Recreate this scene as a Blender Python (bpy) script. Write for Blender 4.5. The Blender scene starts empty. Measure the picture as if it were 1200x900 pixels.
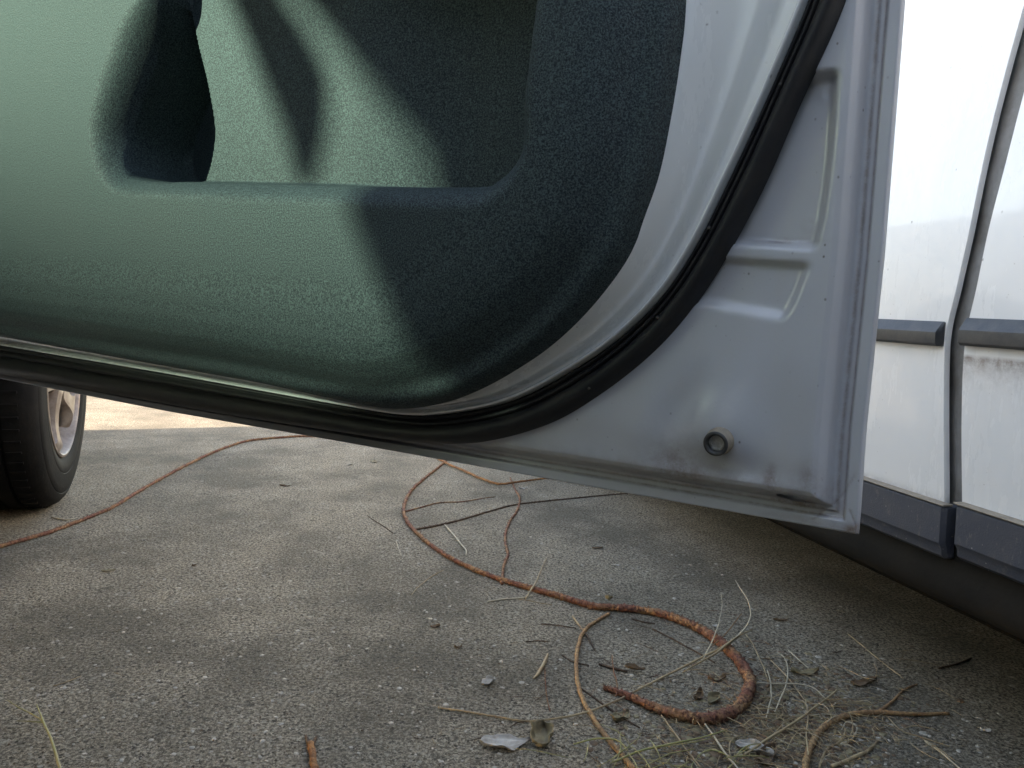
import bpy, bmesh, math, random
import numpy as np
from mathutils import Vector, Matrix, noise as mnoise

random.seed(7)
rng = np.random.default_rng(7)
S = bpy.context.scene
COL = S.collection

# ------------------------------------------------------------------ camera
FPX = 930.0
CAM = Vector((0, 0, 0.5))
PITCH = math.atan(95 / FPX)
ROLL = math.atan(0.045)
fwd = Vector((0, math.cos(PITCH), -math.sin(PITCH)))
up0 = Vector((0, math.sin(PITCH), math.cos(PITCH)))
rt0 = Vector((1, 0, 0))
rt = rt0 * math.cos(ROLL) + up0 * math.sin(ROLL)
up = up0 * math.cos(ROLL) - rt0 * math.sin(ROLL)
cam = bpy.data.objects.new('camera', bpy.data.cameras.new('camera'))
COL.objects.link(cam)
cam.data.sensor_width = 36
cam.data.lens = FPX / 1200 * 36
cam.data.clip_start = 0.02
cam.data.clip_end = 2000
M = Matrix.Identity(4)
for i in range(3):
    M[i][0], M[i][1], M[i][2] = rt[i], up[i], -fwd[i]
M.translation = CAM
cam.matrix_world = M
S.camera = cam

# ------------------------------------------------------------------ light
AX = Vector((-0.26, 0.966, 0)).normalized()      # both cars point this way
LAT = Vector((AX.y, -AX.x, 0))                   # across, to the right
PHI = math.radians(80)
SLOPE = 0.30                                     # height lost per metre travelled across
v = AX * math.cos(PHI) + LAT * math.sin(PHI)
v.z = -SLOPE * math.sin(PHI)
SUN_DIR = v.normalized()
sd = bpy.data.lights.new('sun', 'SUN')
sd.energy = 4.3
sd.angle = math.radians(0.9)
sd.color = (1.0, 0.95, 0.86)
so = bpy.data.objects.new('sun', sd)
so.rotation_euler = SUN_DIR.to_track_quat('-Z', 'Y').to_euler()
so.location = (-8, 3, 6)
COL.objects.link(so)
W = bpy.data.worlds.new('World')
S.world = W
W.use_nodes = True
wn = W.node_tree.nodes
bg = wn['Background']
sky = wn.new('ShaderNodeTexSky')
sky.sky_type = 'NISHITA'
sky.sun_disc = False
sky.sun_elevation = math.asin(-SUN_DIR.z)
sky.sun_rotation = math.atan2(-SUN_DIR.x, -SUN_DIR.y)
sky.air_density = 1.0
sky.dust_density = 0.9
sky.ozone_density = 0.6
bg.inputs['Strength'].default_value = 0.15
W.node_tree.links.new(sky.outputs[0], bg.inputs[0])
S.view_settings.view_transform = 'Standard'
S.view_settings.look = 'None'
S.view_settings.gamma = 1
S.view_settings.exposure = 2.8
S.view_settings.use_white_balance = True
S.view_settings.white_balance_temperature = 7700
S.view_settings.white_balance_tint = 16


# ------------------------------------------------------------------ geometry helpers
def ray(px, py):
    return (rt * ((px - 600) / FPX) + up * ((450 - py) / FPX) + fwd)


def ground(px, py, z=0.0):
    d = ray(px, py)
    t = (z - CAM.z) / d.z
    return CAM + d * t


class Frame:
    """vertical local frame: X along, Y out of the face, Z up"""
    def __init__(self, origin, X):
        self.o = origin.copy()
        self.X = X.normalized()
        self.Y = Vector((-self.X.y, self.X.x, 0))
        self.ang = math.atan2(self.X.y, self.X.x)

    def unproj(self, px, py, w=0.0):
        d = ray(px, py)
        t = ((self.o - CAM).dot(self.Y) + w) / d.dot(self.Y)
        p = CAM + d * t - self.o
        return (p.dot(self.X), p.z)

    def local(self, p):
        q = p - self.o
        return Vector((q.dot(self.X), q.dot(self.Y), q.z))


def catmull(pts, n=8):
    pts = [np.array(p, float) for p in pts]
    P = [2 * pts[0] - pts[1]] + pts + [2 * pts[-1] - pts[-2]]
    out = []
    for i in range(1, len(P) - 2):
        for k in range(n):
            t = k / n
            a, b, c, d = P[i - 1], P[i], P[i + 1], P[i + 2]
            out.append(0.5 * ((2 * b) + (-a + c) * t + (2 * a - 5 * b + 4 * c - d) * t * t + (-a + 3 * b - 3 * c + d) * t ** 3))
    out.append(pts[-1])
    return np.array(out)


def polydist(P, L, closed=False):
    """distance of points P (n,2) to polyline L, with nearest point, arclength param and signed side"""
    P = np.asarray(P, float)
    L = np.asarray(L, float)
    if closed:
        L = np.vstack([L, L[:1]])
    best = np.full(len(P), 1e9)
    near = np.zeros_like(P)
    side = np.zeros(len(P))
    arc = np.zeros(len(P))
    acc = 0.0
    for i in range(len(L) - 1):
        a, b = L[i], L[i + 1]
        d = b - a
        l2 = (d * d).sum()
        if l2 < 1e-16:
            continue
        t = np.clip(((P - a) @ d) / l2, 0, 1)
        q = a + t[:, None] * d
        r = P - q
        dist = np.sqrt((r * r).sum(1))
        m = dist < best
        best[m] = dist[m]
        near[m] = q[m]
        side[m] = np.sign(d[0] * r[m, 1] - d[1] * r[m, 0])
        arc[m] = acc + t[m] * math.sqrt(l2)
        acc += math.sqrt(l2)
    return best, near, side, arc


def inside(P, L):
    P = np.asarray(P, float)
    x, y = P[:, 0], P[:, 1]
    c = np.zeros(len(P), bool)
    n = len(L)
    for i in range(n):
        x1, y1 = L[i]
        x2, y2 = L[(i + 1) % n]
        if y1 == y2:
            continue
        m = ((y1 > y) != (y2 > y)) & (x < (x2 - x1) * (y - y1) / (y2 - y1) + x1)
        c ^= m
    return c


def sstep(a, b, x):
    t = np.clip((x - a) / (b - a), 0, 1)
    return t * t * (3 - 2 * t)


# ------------------------------------------------------------------ object helpers
def obj(name, me, mat=None, parent=None, smooth=True, kind=None):
    if isinstance(me, bmesh.types.BMesh):
        bm = me
        me = bpy.data.meshes.new(name)
        bm.to_mesh(me)
        bm.free()
    o = bpy.data.objects.new(name, me)
    COL.objects.link(o)
    if mat:
        me.materials.append(mat)
    if smooth is True:
        me.polygons.foreach_set('use_smooth', [True] * len(me.polygons))
    elif smooth:
        me.polygons.foreach_set('use_smooth', [True] * len(me.polygons))
        me.set_sharp_from_angle(angle=math.radians(smooth))
    if parent:
        o.parent = parent
    if kind:
        o['kind'] = kind
    return o


def tag(o, label, cat, group=None):
    o['label'] = label
    o['category'] = cat
    if group:
        o['group'] = group
    return o


def empty(name, loc, ang, parent=None):
    o = bpy.data.objects.new(name, None)
    o.empty_display_size = 0.2
    o.location = loc
    o.rotation_euler = (0, 0, ang)
    if parent:
        o.parent = parent
    COL.objects.link(o)
    return o


def gridmesh(name, V, keep=None, attrs=None, flip=False):
    """V: (ni,nj,3)"""
    ni, nj, _ = V.shape
    idx = np.arange(ni * nj).reshape(ni, nj)
    q = np.stack([idx[:-1, :-1], idx[1:, :-1], idx[1:, 1:], idx[:-1, 1:]], -1).reshape(-1, 4)
    if flip:
        q = q[:, ::-1]
    if keep is not None:
        k = keep.reshape(-1)
        q = q[k[q].all(1)]
        used = np.unique(q)
        remap = -np.ones(ni * nj, int)
        remap[used] = np.arange(len(used))
        q = remap[q]
        VV = V.reshape(-1, 3)[used]
    else:
        used = np.arange(ni * nj)
        VV = V.reshape(-1, 3)
    me = bpy.data.meshes.new(name)
    me.vertices.add(len(VV))
    me.vertices.foreach_set('co', VV.astype(np.float32).ravel())
    me.loops.add(q.size)
    me.loops.foreach_set('vertex_index', q.astype(np.int32).ravel())
    me.polygons.add(len(q))
    me.polygons.foreach_set('loop_start', np.arange(0, q.size, 4, dtype=np.int32))
    me.polygons.foreach_set('loop_total', np.full(len(q), 4, np.int32))
    me.update(calc_edges=True)
    if attrs:
        for an, av in attrs.items():
            at = me.attributes.new(an, 'FLOAT', 'POINT')
            at.data.foreach_set('value', av.reshape(-1)[used].astype(np.float32))
    return me


def box(bm, x0, x1, y0, y1, z0, z1, bevel=0.0, seg=2):
    r = bmesh.ops.create_cube(bm, size=1)
    vs = r['verts']
    for w in vs:
        w.co = Vector(((x0 + x1) / 2 + w.co.x * (x1 - x0), (y0 + y1) / 2 + w.co.y * (y1 - y0), (z0 + z1) / 2 + w.co.z * (z1 - z0)))
    if bevel:
        es = list({e for w in vs for e in w.link_edges})
        bmesh.ops.bevel(bm, geom=es, offset=bevel, segments=seg, affect='EDGES')
    return bm


def newbox(*a, **k):
    return box(bmesh.new(), *a, **k)


def prism(outline, y0, y1, bm=None, bevel=0.0):
    """outline in (x,z), extruded from y0 to y1"""
    bm = bm or bmesh.new()
    A = [bm.verts.new((x, y0, z)) for x, z in outline]
    B = [bm.verts.new((x, y1, z)) for x, z in outline]
    n = len(outline)
    fs = [bm.faces.new(A), bm.faces.new(B[::-1])]
    for i in range(n):
        fs.append(bm.faces.new((A[i], B[i], B[(i + 1) % n], A[(i + 1) % n])))
    bmesh.ops.recalc_face_normals(bm, faces=fs)
    if bevel:
        es = list({e for f in fs[:2] for e in f.edges})
        bmesh.ops.bevel(bm, geom=es, offset=bevel, segments=2, affect='EDGES')
    return bm


def sweep(bm, path, prof, closed=True, cap=True):
    """path: list of (pos, axisA, axisB); prof: list of (a,b) or function(i)->list"""
    rings = []
    for i, (p, A, B) in enumerate(path):
        pr = prof(i) if callable(prof) else prof
        rings.append([bm.verts.new(p + A * a + B * b) for a, b in pr])
    n = len(rings[0])
    for i in range(len(rings) - 1):
        for k in range(n if closed else n - 1):
            bm.faces.new((rings[i][k], rings[i][(k + 1) % n], rings[i + 1][(k + 1) % n], rings[i + 1][k]))
    if cap and closed:
        bm.faces.new(rings[0][::-1])
        bm.faces.new(rings[-1])
    return rings


def tube(pts, rad, nseg=8, rough=0.0, bm=None, freq=60.0, flat=1.0):
    """tapered tube with lumpy skin; pts Vectors, rad per point"""
    bm = bm or bmesh.new()
    n = len(pts)
    rings = []
    prevN = None
    for i, p in enumerate(pts):
        T = (pts[min(i + 1, n - 1)] - pts[max(i - 1, 0)])
        if T.length < 1e-9:
            T = Vector((1, 0, 0))
        T.normalize()
        N = (Vector((0, 0, 1)) - T * T.z)
        if N.length < 0.1:
            N = Vector((1, 0, 0)) - T * T.x
        if prevN is not None:
            N = prevN - T * prevN.dot(T)
        N.normalize()
        prevN = N
        Bn = T.cross(N)
        r = rad[i] if hasattr(rad, '__len__') else rad
        ring = []
        for k in range(nseg):
            a = 2 * math.pi * k / nseg
            d = N * math.cos(a) * flat + Bn * math.sin(a)
            rr = r
            if rough:
                q = p + d * r
                rr *= 1 + rough * (mnoise.noise(q * freq) + 0.6 * mnoise.noise(q * freq * 3.1))
            ring.append(bm.verts.new(p + d * rr))
        rings.append(ring)
    for i in range(n - 1):
        for k in range(nseg):
            bm.faces.new((rings[i][k], rings[i][(k + 1) % nseg], rings[i + 1][(k + 1) % nseg], rings[i + 1][k]))
    bm.faces.new(rings[0][::-1])
    bm.faces.new(rings[-1])
    return bm


def lathe(bm, prof, nseg=64, center=(0, 0, 0), a0=0, a1=2 * math.pi):
    """prof: list of (radius, y) about the local Y axis"""
    full = abs(a1 - a0 - 2 * math.pi) < 1e-6
    m = nseg if full else nseg + 1
    c = Vector(center)
    rings = []
    for k in range(m):
        a = a0 + (a1 - a0) * k / nseg
        rings.append([bm.verts.new(c + Vector((r * math.cos(a), y, r * math.sin(a)))) for r, y in prof])
    for k in range(nseg):
        A, B = rings[k], rings[(k + 1) % m]
        for j in range(len(prof) - 1):
            bm.faces.new((A[j], A[j + 1], B[j + 1], B[j]))
    return bm


# ------------------------------------------------------------------ materials
def newmat(name):
    m = bpy.data.materials.new(name)
    m.use_nodes = True
    nt = m.node_tree
    return m, nt, nt.nodes, nt.links, nt.nodes['Principled BSDF']


def N(nt, t, **kw):
    n = nt.nodes.new(t)
    for k, val in kw.items():
        if k.startswith('_'):
            setattr(n, k[1:], val)
        else:
            n.inputs[k].default_value = val
    return n


def coords(nt, kind='Object', scale=None):
    tc = N(nt, 'ShaderNodeTexCoord')
    if scale is None:
        return tc.outputs[kind]
    mp = N(nt, 'ShaderNodeMapping')
    mp.inputs['Scale'].default_value = scale
    nt.links.new(tc.outputs[kind], mp.inputs[0])
    return mp.outputs[0]


def noise_fac(nt, co, scale, detail=4, rough=0.6, lo=0.4, hi=0.6):
    n = N(nt, 'ShaderNodeTexNoise', Scale=scale, Detail=detail, Roughness=rough)
    nt.links.new(co, n.inputs['Vector'])
    r = N(nt, 'ShaderNodeMapRange')
    r.inputs['From Min'].default_value = lo
    r.inputs['From Max'].default_value = hi
    nt.links.new(n.outputs['Fac'], r.inputs['Value'])
    return r.outputs[0]


def mix(nt, fac, a, b, mode='MIX'):
    m = N(nt, 'ShaderNodeMix', _data_type='RGBA', _blend_type=mode)
    for sock, val in ((m.inputs[0], fac), (m.inputs[6], a), (m.inputs[7], b)):
        if isinstance(val, (float, int)):
            sock.default_value = val
        elif isinstance(val, tuple):
            sock.default_value = (*val, 1) if len(val) == 3 else val
        else:
            nt.links.new(val, sock)
    return m.outputs[2]


def mul(nt, a, b, op='MULTIPLY'):
    m = N(nt, 'ShaderNodeMath', _operation=op)
    for s, val in ((m.inputs[0], a), (m.inputs[1], b)):
        if isinstance(val, (float, int)):
            s.default_value = val
        else:
            nt.links.new(val, s)
    return m.outputs[0]


def bump(nt, bsdf, height, dist, strength=1.0):
    b = N(nt, 'ShaderNodeBump')
    b.inputs['Distance'].default_value = dist
    b.inputs['Strength'].default_value = strength
    nt.links.new(height, b.inputs['Height'])
    nt.links.new(b.outputs[0], bsdf.inputs['Normal'])
    return b


def paint(name, base, rough=0.3, coat=0.6, dirt=0.25, speck=0.6, grime=True, vs=70.0, vt=0.84):
    m, nt, nodes, L, b = newmat(name)
    co = coords(nt)
    c = mix(nt, noise_fac(nt, co, 3.0, 5, 0.6, 0.3, 0.75), base, tuple(x * 0.93 for x in base))
    # streaky dust film
    st = noise_fac(nt, coords(nt, 'Object', (14, 14, 3)), 1.5, 6, 0.7, 0.45, 0.8)
    c = mix(nt, mul(nt, st, dirt), c, (0.42, 0.36, 0.28))
    # small specks
    vo = N(nt, 'ShaderNodeTexVoronoi', Scale=vs, Randomness=1.0)
    L.new(coords(nt, 'Object', (1, 1, 0.8)), vo.inputs['Vector'])
    sp = N(nt, 'ShaderNodeMapRange')
    sp.inputs['From Min'].default_value = 0.12
    sp.inputs['From Max'].default_value = 0.05
    L.new(vo.outputs['Distance'], sp.inputs['Value'])
    wh = N(nt, 'ShaderNodeTexWhiteNoise')
    L.new(vo.outputs['Position'], wh.inputs['Vector'])
    th = mul(nt, wh.outputs['Value'], vt, 'GREATER_THAN')
    msk = noise_fac(nt, co, 16, 4, 0.7, 0.46, 0.58)
    # specks differ in size: large ones are rare, small ones clustered
    c = mix(nt, mul(nt, mul(nt, mul(nt, sp.outputs[0], th), msk), speck), c, (0.10, 0.08, 0.06))
    v3 = N(nt, 'ShaderNodeTexVoronoi', Scale=vs * 2.6, Randomness=1.0)
    wp = N(nt, 'ShaderNodeTexNoise', Scale=300.0, Detail=2)
    L.new(co, wp.inputs['Vector'])
    wv = N(nt, 'ShaderNodeVectorMath', _operation='MULTIPLY_ADD')
    L.new(wp.outputs['Color'], wv.inputs[0])
    wv.inputs[1].default_value = (0.003, 0.003, 0.003)
    L.new(co, wv.inputs[2])
    L.new(wv.outputs[0], v3.inputs['Vector'])
    s3 = N(nt, 'ShaderNodeMapRange')
    s3.inputs['From Min'].default_value = 0.20
    s3.inputs['From Max'].default_value = 0.08
    L.new(v3.outputs['Distance'], s3.inputs['Value'])
    w3 = N(nt, 'ShaderNodeTexWhiteNoise')
    L.new(v3.outputs['Position'], w3.inputs['Vector'])
    m3 = noise_fac(nt, co, 11, 5, 0.75, 0.50, 0.64)
    c = mix(nt, mul(nt, mul(nt, mul(nt, s3.outputs[0], mul(nt, w3.outputs['Value'], 0.72, 'GREATER_THAN')), m3), speck * .7), c, (0.16, 0.12, 0.09))
    if grime:
        at = N(nt, 'ShaderNodeAttribute', _attribute_name='grime')
        g = mul(nt, at.outputs['Fac'], noise_fac(nt, co, 90, 5, 0.75, 0.25, 0.62))
        c = mix(nt, g, c, (0.13, 0.075, 0.045))
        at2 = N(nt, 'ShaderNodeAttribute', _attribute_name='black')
        c = mix(nt, at2.outputs['Fac'], c, (0.012, 0.012, 0.013))  # painted shade along the door's lower hem
    L.new(c, b.inputs['Base Color'])
    L.new(mul(nt, mul(nt, st, 0.25), rough, 'ADD'), b.inputs['Roughness'])
    b.inputs['Coat Weight'].default_value = coat
    b.inputs['Coat Roughness'].default_value = 0.06
    n = N(nt, 'ShaderNodeTexNoise', Scale=420.0, Detail=3)
    L.new(co, n.inputs['Vector'])
    n2 = N(nt, 'ShaderNodeTexNoise', Scale=9.0, Detail=1)
    L.new(co, n2.inputs['Vector'])
    bump(nt, b, mul(nt, n.outputs['Fac'], mul(nt, n2.outputs['Fac'], 30.0), 'ADD'), 0.00006)
    return m


def simple(name, base, rough=0.6, var=0.3, scale=20, dist=0.0004, bscale=200, metal=0.0, second=None, spec=0.5, lo=0.35, hi=0.65):
    m, nt, nodes, L, b = newmat(name)
    co = coords(nt)
    second = second or tuple(x * (1 - var) for x in base)
    c = mix(nt, noise_fac(nt, co, scale, 6, 0.65, lo, hi), base, second)
    L.new(c, b.inputs['Base Color'])
    b.inputs['Roughness'].default_value = rough
    b.inputs['Metallic'].default_value = metal
    b.inputs['Specular IOR Level'].default_value = spec
    if dist:
        n = N(nt, 'ShaderNodeTexNoise', Scale=bscale, Detail=5)
        L.new(co, n.inputs['Vector'])
        bump(nt, b, n.outputs['Fac'], dist)
    return m


def glass_mat(name, tint):
    m, nt, nodes, L, b = newmat(name)
    nodes.remove(b)
    out = nodes['Material Output']
    t = N(nt, 'ShaderNodeBsdfTransparent')
    t.inputs[0].default_value = (*tint, 1)
    g = N(nt, 'ShaderNodeBsdfGlossy')
    g.inputs['Roughness'].default_value = 0.02
    fr = N(nt, 'ShaderNodeFresnel', IOR=1.45)
    # dust specks only tint what passes
    mx = N(nt, 'ShaderNodeMixShader')
    L.new(fr.outputs[0], mx.inputs[0])
    L.new(t.outputs[0], mx.inputs[1])
    L.new(g.outputs[0], mx.inputs[2])
    L.new(mx.outputs[0], out.inputs[0])
    return m


M_WHITE = paint('white_paint', (0.73, 0.725, 0.70), 0.22, 0.8, 0.07, 0.8)
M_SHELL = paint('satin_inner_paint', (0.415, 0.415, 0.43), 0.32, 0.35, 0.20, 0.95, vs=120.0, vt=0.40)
M_RUBBER = simple('black_rubber', (0.018, 0.018, 0.020), 0.55, 0.4, 30, 0.0002, 300)
M_SEAL = simple('door_seal_rubber', (0.010, 0.010, 0.012), 0.55, 0.4, 40, 0.0002, 500, second=(0.022, 0.020, 0.018), spec=0.28)
M_DARK = simple('underbody_black', (0.03, 0.028, 0.026), 0.85, 0.4, 12, 0.001, 60, second=(0.06, 0.05, 0.04))
M_UNDER = simple('underseal', (0.008, 0.0075, 0.007), 0.9, 0.4, 12, 0.001, 60, spec=0.1)
M_SILL = simple('dusty_sill', (0.007, 0.0068, 0.006), 0.8, 0.4, 9, 0.0003, 150, second=(0.020, 0.017, 0.013), spec=0.15)
M_BEIGE = simple('aged_beige_rubber', (0.30, 0.245, 0.18), 0.7, 0.3, 90, 0.0002, 500)
M_GREYCAP = simple('grey_cap', (0.045, 0.042, 0.04), 0.5, 0.4, 200, 0.0002, 500)
M_SEALER = simple('seam_sealer', (0.40, 0.34, 0.28), 0.8, 0.5, 60, 0.0003, 300, second=(0.20, 0.13, 0.085))
M_GLASS_G = glass_mat('green_tinted_glass', (0.30, 0.475, 0.45))
M_SEAT = simple('grey_seat_cloth', (0.06, 0.065, 0.075), 0.95, 0.4, 80, 0.0006, 400)
M_GAP = simple('grey_door_jamb', (0.17, 0.17, 0.165), 0.6, 0.3, 20, 0.0002, 300, second=(0.09, 0.085, 0.075))
M_STRIP = simple('rub_strip_plastic', (0.030, 0.031, 0.035), 0.42, 0.3, 60, 0.0002, 300, second=(0.055, 0.053, 0.050))
M_LAMP = simple('lamp_lens', (0.5, 0.5, 0.5), 0.1, 0.1, 5, 0, 1)


def cladding_mat():
    m, nt, nodes, L, b = newmat('blue_grey_cladding')
    co = coords(nt)
    c = mix(nt, noise_fac(nt, co, 25, 6, 0.7, 0.35, 0.7), (0.038, 0.044, 0.062), (0.060, 0.062, 0.072))
    c = mix(nt, mul(nt, noise_fac(nt, coords(nt, 'Object', (3, 3, 1)), 40, 8, 0.8, 0.56, 0.72), 0.6), c, (0.28, 0.25, 0.20))
    vo = N(nt, 'ShaderNodeTexVoronoi', Scale=120.0)
    L.new(co, vo.inputs['Vector'])
    sp = N(nt, 'ShaderNodeMapRange')
    sp.inputs['From Min'].default_value = 0.1
    sp.inputs['From Max'].default_value = 0.04
    L.new(vo.outputs['Distance'], sp.inputs['Value'])
    c = mix(nt, mul(nt, sp.outputs[0], noise_fac(nt, co, 9, 2, 0.5, 0.5, 0.6)), c, (0.5, 0.47, 0.42))
    L.new(c, b.inputs['Base Color'])
    b.inputs['Roughness'].default_value = 0.55
    n = N(nt, 'ShaderNodeTexNoise', Scale=500.0, Detail=3)
    L.new(co, n.inputs['Vector'])
    bump(nt, b, n.outputs['Fac'], 0.0003)
    return m


M_CLAD = cladding_mat()


def trim_mat():
    """grained grey-green plastic with a fine two-tone speckle"""
    m, nt, nodes, L, b = newmat('speckled_trim')
    co = coords(nt)
    f1 = noise_fac(nt, co, 820, 2, 0.7, 0.40, 0.62)
    f2 = noise_fac(nt, co, 430, 3, 0.7, 0.38, 0.64)
    c = mix(nt, f1, (0.008, 0.012, 0.015), (0.066, 0.093, 0.092))
    c = mix(nt, mul(nt, f2, 0.45), c, (0.020, 0.029, 0.030))
    c = mix(nt, mul(nt, noise_fac(nt, co, 6, 4, 0.6, 0.45, 0.8), 0.18), c, (0.045, 0.048, 0.045))
    L.new(c, b.inputs['Base Color'])
    b.inputs['Roughness'].default_value = 0.66
    b.inputs['Specular IOR Level'].default_value = 0.22
    bump(nt, b, f1, 0.00013, 0.9)
    return m


M_TRIM = trim_mat()


def concrete_mat(name='worn_concrete'):
    m, nt, nodes, L, b = newmat(name)
    co = coords(nt)

    def vor(scale, lo, hi, thr, warp=0.004):
        wob = N(nt, 'ShaderNodeTexNoise', Scale=scale * .8, Detail=2)
        L.new(co, wob.inputs['Vector'])
        va = N(nt, 'ShaderNodeVectorMath', _operation='MULTIPLY_ADD')
        L.new(wob.outputs['Color'], va.inputs[0])
        va.inputs[1].default_value = (warp,) * 3
        L.new(co, va.inputs[2])
        vo = N(nt, 'ShaderNodeTexVoronoi', Scale=scale)
        L.new(va.outputs[0], vo.inputs['Vector'])
        sp = N(nt, 'ShaderNodeMapRange')
        sp.inputs['From Min'].default_value = hi
        sp.inputs['From Max'].default_value = lo
        L.new(vo.outputs['Distance'], sp.inputs['Value'])
        wh = N(nt, 'ShaderNodeTexWhiteNoise')
        L.new(vo.outputs['Position'], wh.inputs['Vector'])
        return mul(nt, sp.outputs[0], mul(nt, wh.outputs['Value'], thr, 'GREATER_THAN')), wh.outputs['Value']
    fine = noise_fac(nt, co, 210, 5, 0.85, 0.455, 0.575)
    mid = noise_fac(nt, co, 70, 6, 0.75, 0.40, 0.64)
    patch = noise_fac(nt, co, 14, 6, 0.7, 0.40, 0.66)
    big = noise_fac(nt, co, 3.4, 5, 0.62, 0.44, 0.62)
    big2 = noise_fac(nt, co, 7.5, 7, 0.72, 0.46, 0.66)
    c = mix(nt, fine, (0.060, 0.049, 0.036), (0.68, 0.585, 0.44))
    c = mix(nt, mul(nt, mid, 0.45), c, (0.43, 0.365, 0.265))
    c = mix(nt, mul(nt, patch, 0.25), c, (0.16, 0.14, 0.105))
    peb, tv = vor(105.0, 0.28, 0.35, 0.50)
    pm = mul(nt, peb, noise_fac(nt, co, 6, 3, 0.6, 0.42, 0.60))
    c = mix(nt, mul(nt, pm, 0.75), c, mix(nt, tv, (0.20, 0.175, 0.13), (0.66, 0.60, 0.49)))
    peb2, tv2 = vor(230.0, 0.26, 0.34, 0.62, .002)
    c = mix(nt, mul(nt, peb2, 0.8), c, (0.60, 0.54, 0.43))
    pits, _ = vor(135.0, 0.20, 0.30, 0.60, .005)
    c = mix(nt, mul(nt, pits, 0.85), c, (0.030, 0.025, 0.018))
    blot, _ = vor(34.0, 0.10, 0.34, 0.82, .02)
    c = mix(nt, mul(nt, blot, 0.45), c, (0.05, 0.044, 0.034))
    c = mix(nt, mul(nt, big, 0.58), c, (0.085, 0.075, 0.055))
    c = mix(nt, mul(nt, big2, 0.22), c, (0.09, 0.08, 0.058))
    L.new(c, b.inputs['Base Color'])
    b.inputs['Roughness'].default_value = 0.9
    b.inputs['Specular IOR Level'].default_value = 0.25
    h = mul(nt, mul(nt, fine, 0.45), mul(nt, peb, 0.5), 'ADD')
    h = mul(nt, h, mul(nt, pits, -0.8), 'ADD')
    h = mul(nt, h, mul(nt, mid, 0.9), 'ADD')
    bump(nt, b, h, 0.0026, 1.0)
    return m


M_CONC = concrete_mat()
M_EARTH = simple('lawn_earth', (0.06, 0.075, 0.03), 0.95, 0.4, 3, 0.01, 30, second=(0.11, 0.10, 0.05))
M_ALLOY = simple('dull_alloy', (0.34, 0.28, 0.23), 0.42, 0.4, 22, 0.0003, 200, metal=0.4, second=(0.16, 0.115, 0.09))
M_TYRE = simple('tyre_rubber', (0.010, 0.0095, 0.009), 0.7, 0.4, 20, 0.0006, 150, second=(0.018, 0.016, 0.014), spec=0.10)
def bark(name, a, b_, c_):
    m, nt, nodes, L, b = newmat(name)
    co = coords(nt)
    c = mix(nt, noise_fac(nt, co, 26, 4, 0.7, 0.42, 0.60), a, b_)
    c = mix(nt, noise_fac(nt, co, 190, 5, 0.75, 0.46, 0.60), c, c_)
    L.new(c, b.inputs['Base Color'])
    b.inputs['Roughness'].default_value = 0.85
    b.inputs['Specular IOR Level'].default_value = 0.25
    n = N(nt, 'ShaderNodeTexNoise', Scale=420.0, Detail=6)
    L.new(co, n.inputs['Vector'])
    bump(nt, b, n.outputs['Fac'], 0.0016)
    return m


M_STEM = bark('red_brown_bark', (0.20, 0.085, 0.055), (0.32, 0.185, 0.09), (0.075, 0.032, 0.024))
M_STEMO = bark('orange_bark', (0.34, 0.17, 0.065), (0.24, 0.11, 0.05), (0.13, 0.06, 0.03))
M_STEMT = bark('tan_bark', (0.36, 0.23, 0.11), (0.30, 0.17, 0.085), (0.16, 0.09, 0.05))
M_STEMD = bark('dark_bark', (0.13, 0.085, 0.055), (0.095, 0.062, 0.042), (0.05, 0.032, 0.024))
M_STRAW = simple('dry_straw', (0.40, 0.31, 0.17), 0.65, 0.3, 30, 0.0002, 500, second=(0.20, 0.13, 0.07))
M_STRAWP = simple('pale_straw', (0.48, 0.41, 0.29), 0.65, 0.3, 30, 0.0002, 500)
M_GRASS = simple('yellow_green_blade', (0.24, 0.24, 0.08), 0.55, 0.3, 30, 0.0001, 300, second=(0.32, 0.26, 0.11))
M_LEAFP = simple('pale_dead_leaf', (0.52, 0.49, 0.44), 0.75, 0.3, 60, 0.0008, 250, second=(0.28, 0.25, 0.21))
M_LEAFB = simple('brown_dead_leaf', (0.17, 0.11, 0.06), 0.75, 0.4, 60, 0.0008, 250, second=(0.08, 0.05, 0.03))
M_LEAFO = simple('olive_dead_leaf', (0.24, 0.20, 0.11), 0.75, 0.4, 60, 0.0008, 250, second=(0.12, 0.09, 0.05))
M_STONE = simple('pale_aggregate', (0.46, 0.41, 0.33), 0.8, 0.4, 60, 0.0003, 500, second=(0.26, 0.235, 0.19))

# ================================================================== CAR FRAMES
HINGE = Vector((-0.84, 1.20, 0))
fz = 0.36
d_ = ray(1005, 627)
FREE = CAM + d_ * ((fz - CAM.z) / d_.z)
FREE.z = 0
DF = Frame(FREE, HINGE - FREE)               # door frame: x toward hinge, y toward the cabin side
DLEN = (HINGE - FREE).length
CB = Frame(HINGE, AX)                        # car B (with the open door); x forward, y to its left
d_ = ray(1110, 590)
AO = CAM + d_ * (0.9 / d_.y)
AO.z = 0
CA = Frame(AO, AX)                           # car A (to the right); y = outward, towards camera
print('FREE', FREE[:], 'DLEN', DLEN, 'AO', AO[:])
print('door bottom z at px0', DF.unproj(0, 443), DF.unproj(400, 518), DF.unproj(1005, 627))

# ================================================================== GROUND
def big_plane(name, mat, z, size, kind='structure'):
    bm = bmesh.new()
    bmesh.ops.create_grid(bm, x_segments=2, y_segments=2, size=size)
    o = obj(name, bm, mat, kind=kind)
    o.location.z = z
    return o


big_plane('ground', M_EARTH, -0.02, 900)
drive = big_plane('driveway', M_CONC, 0.0, 9)
drive.location.y = 3.0

exec_later = []
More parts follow.
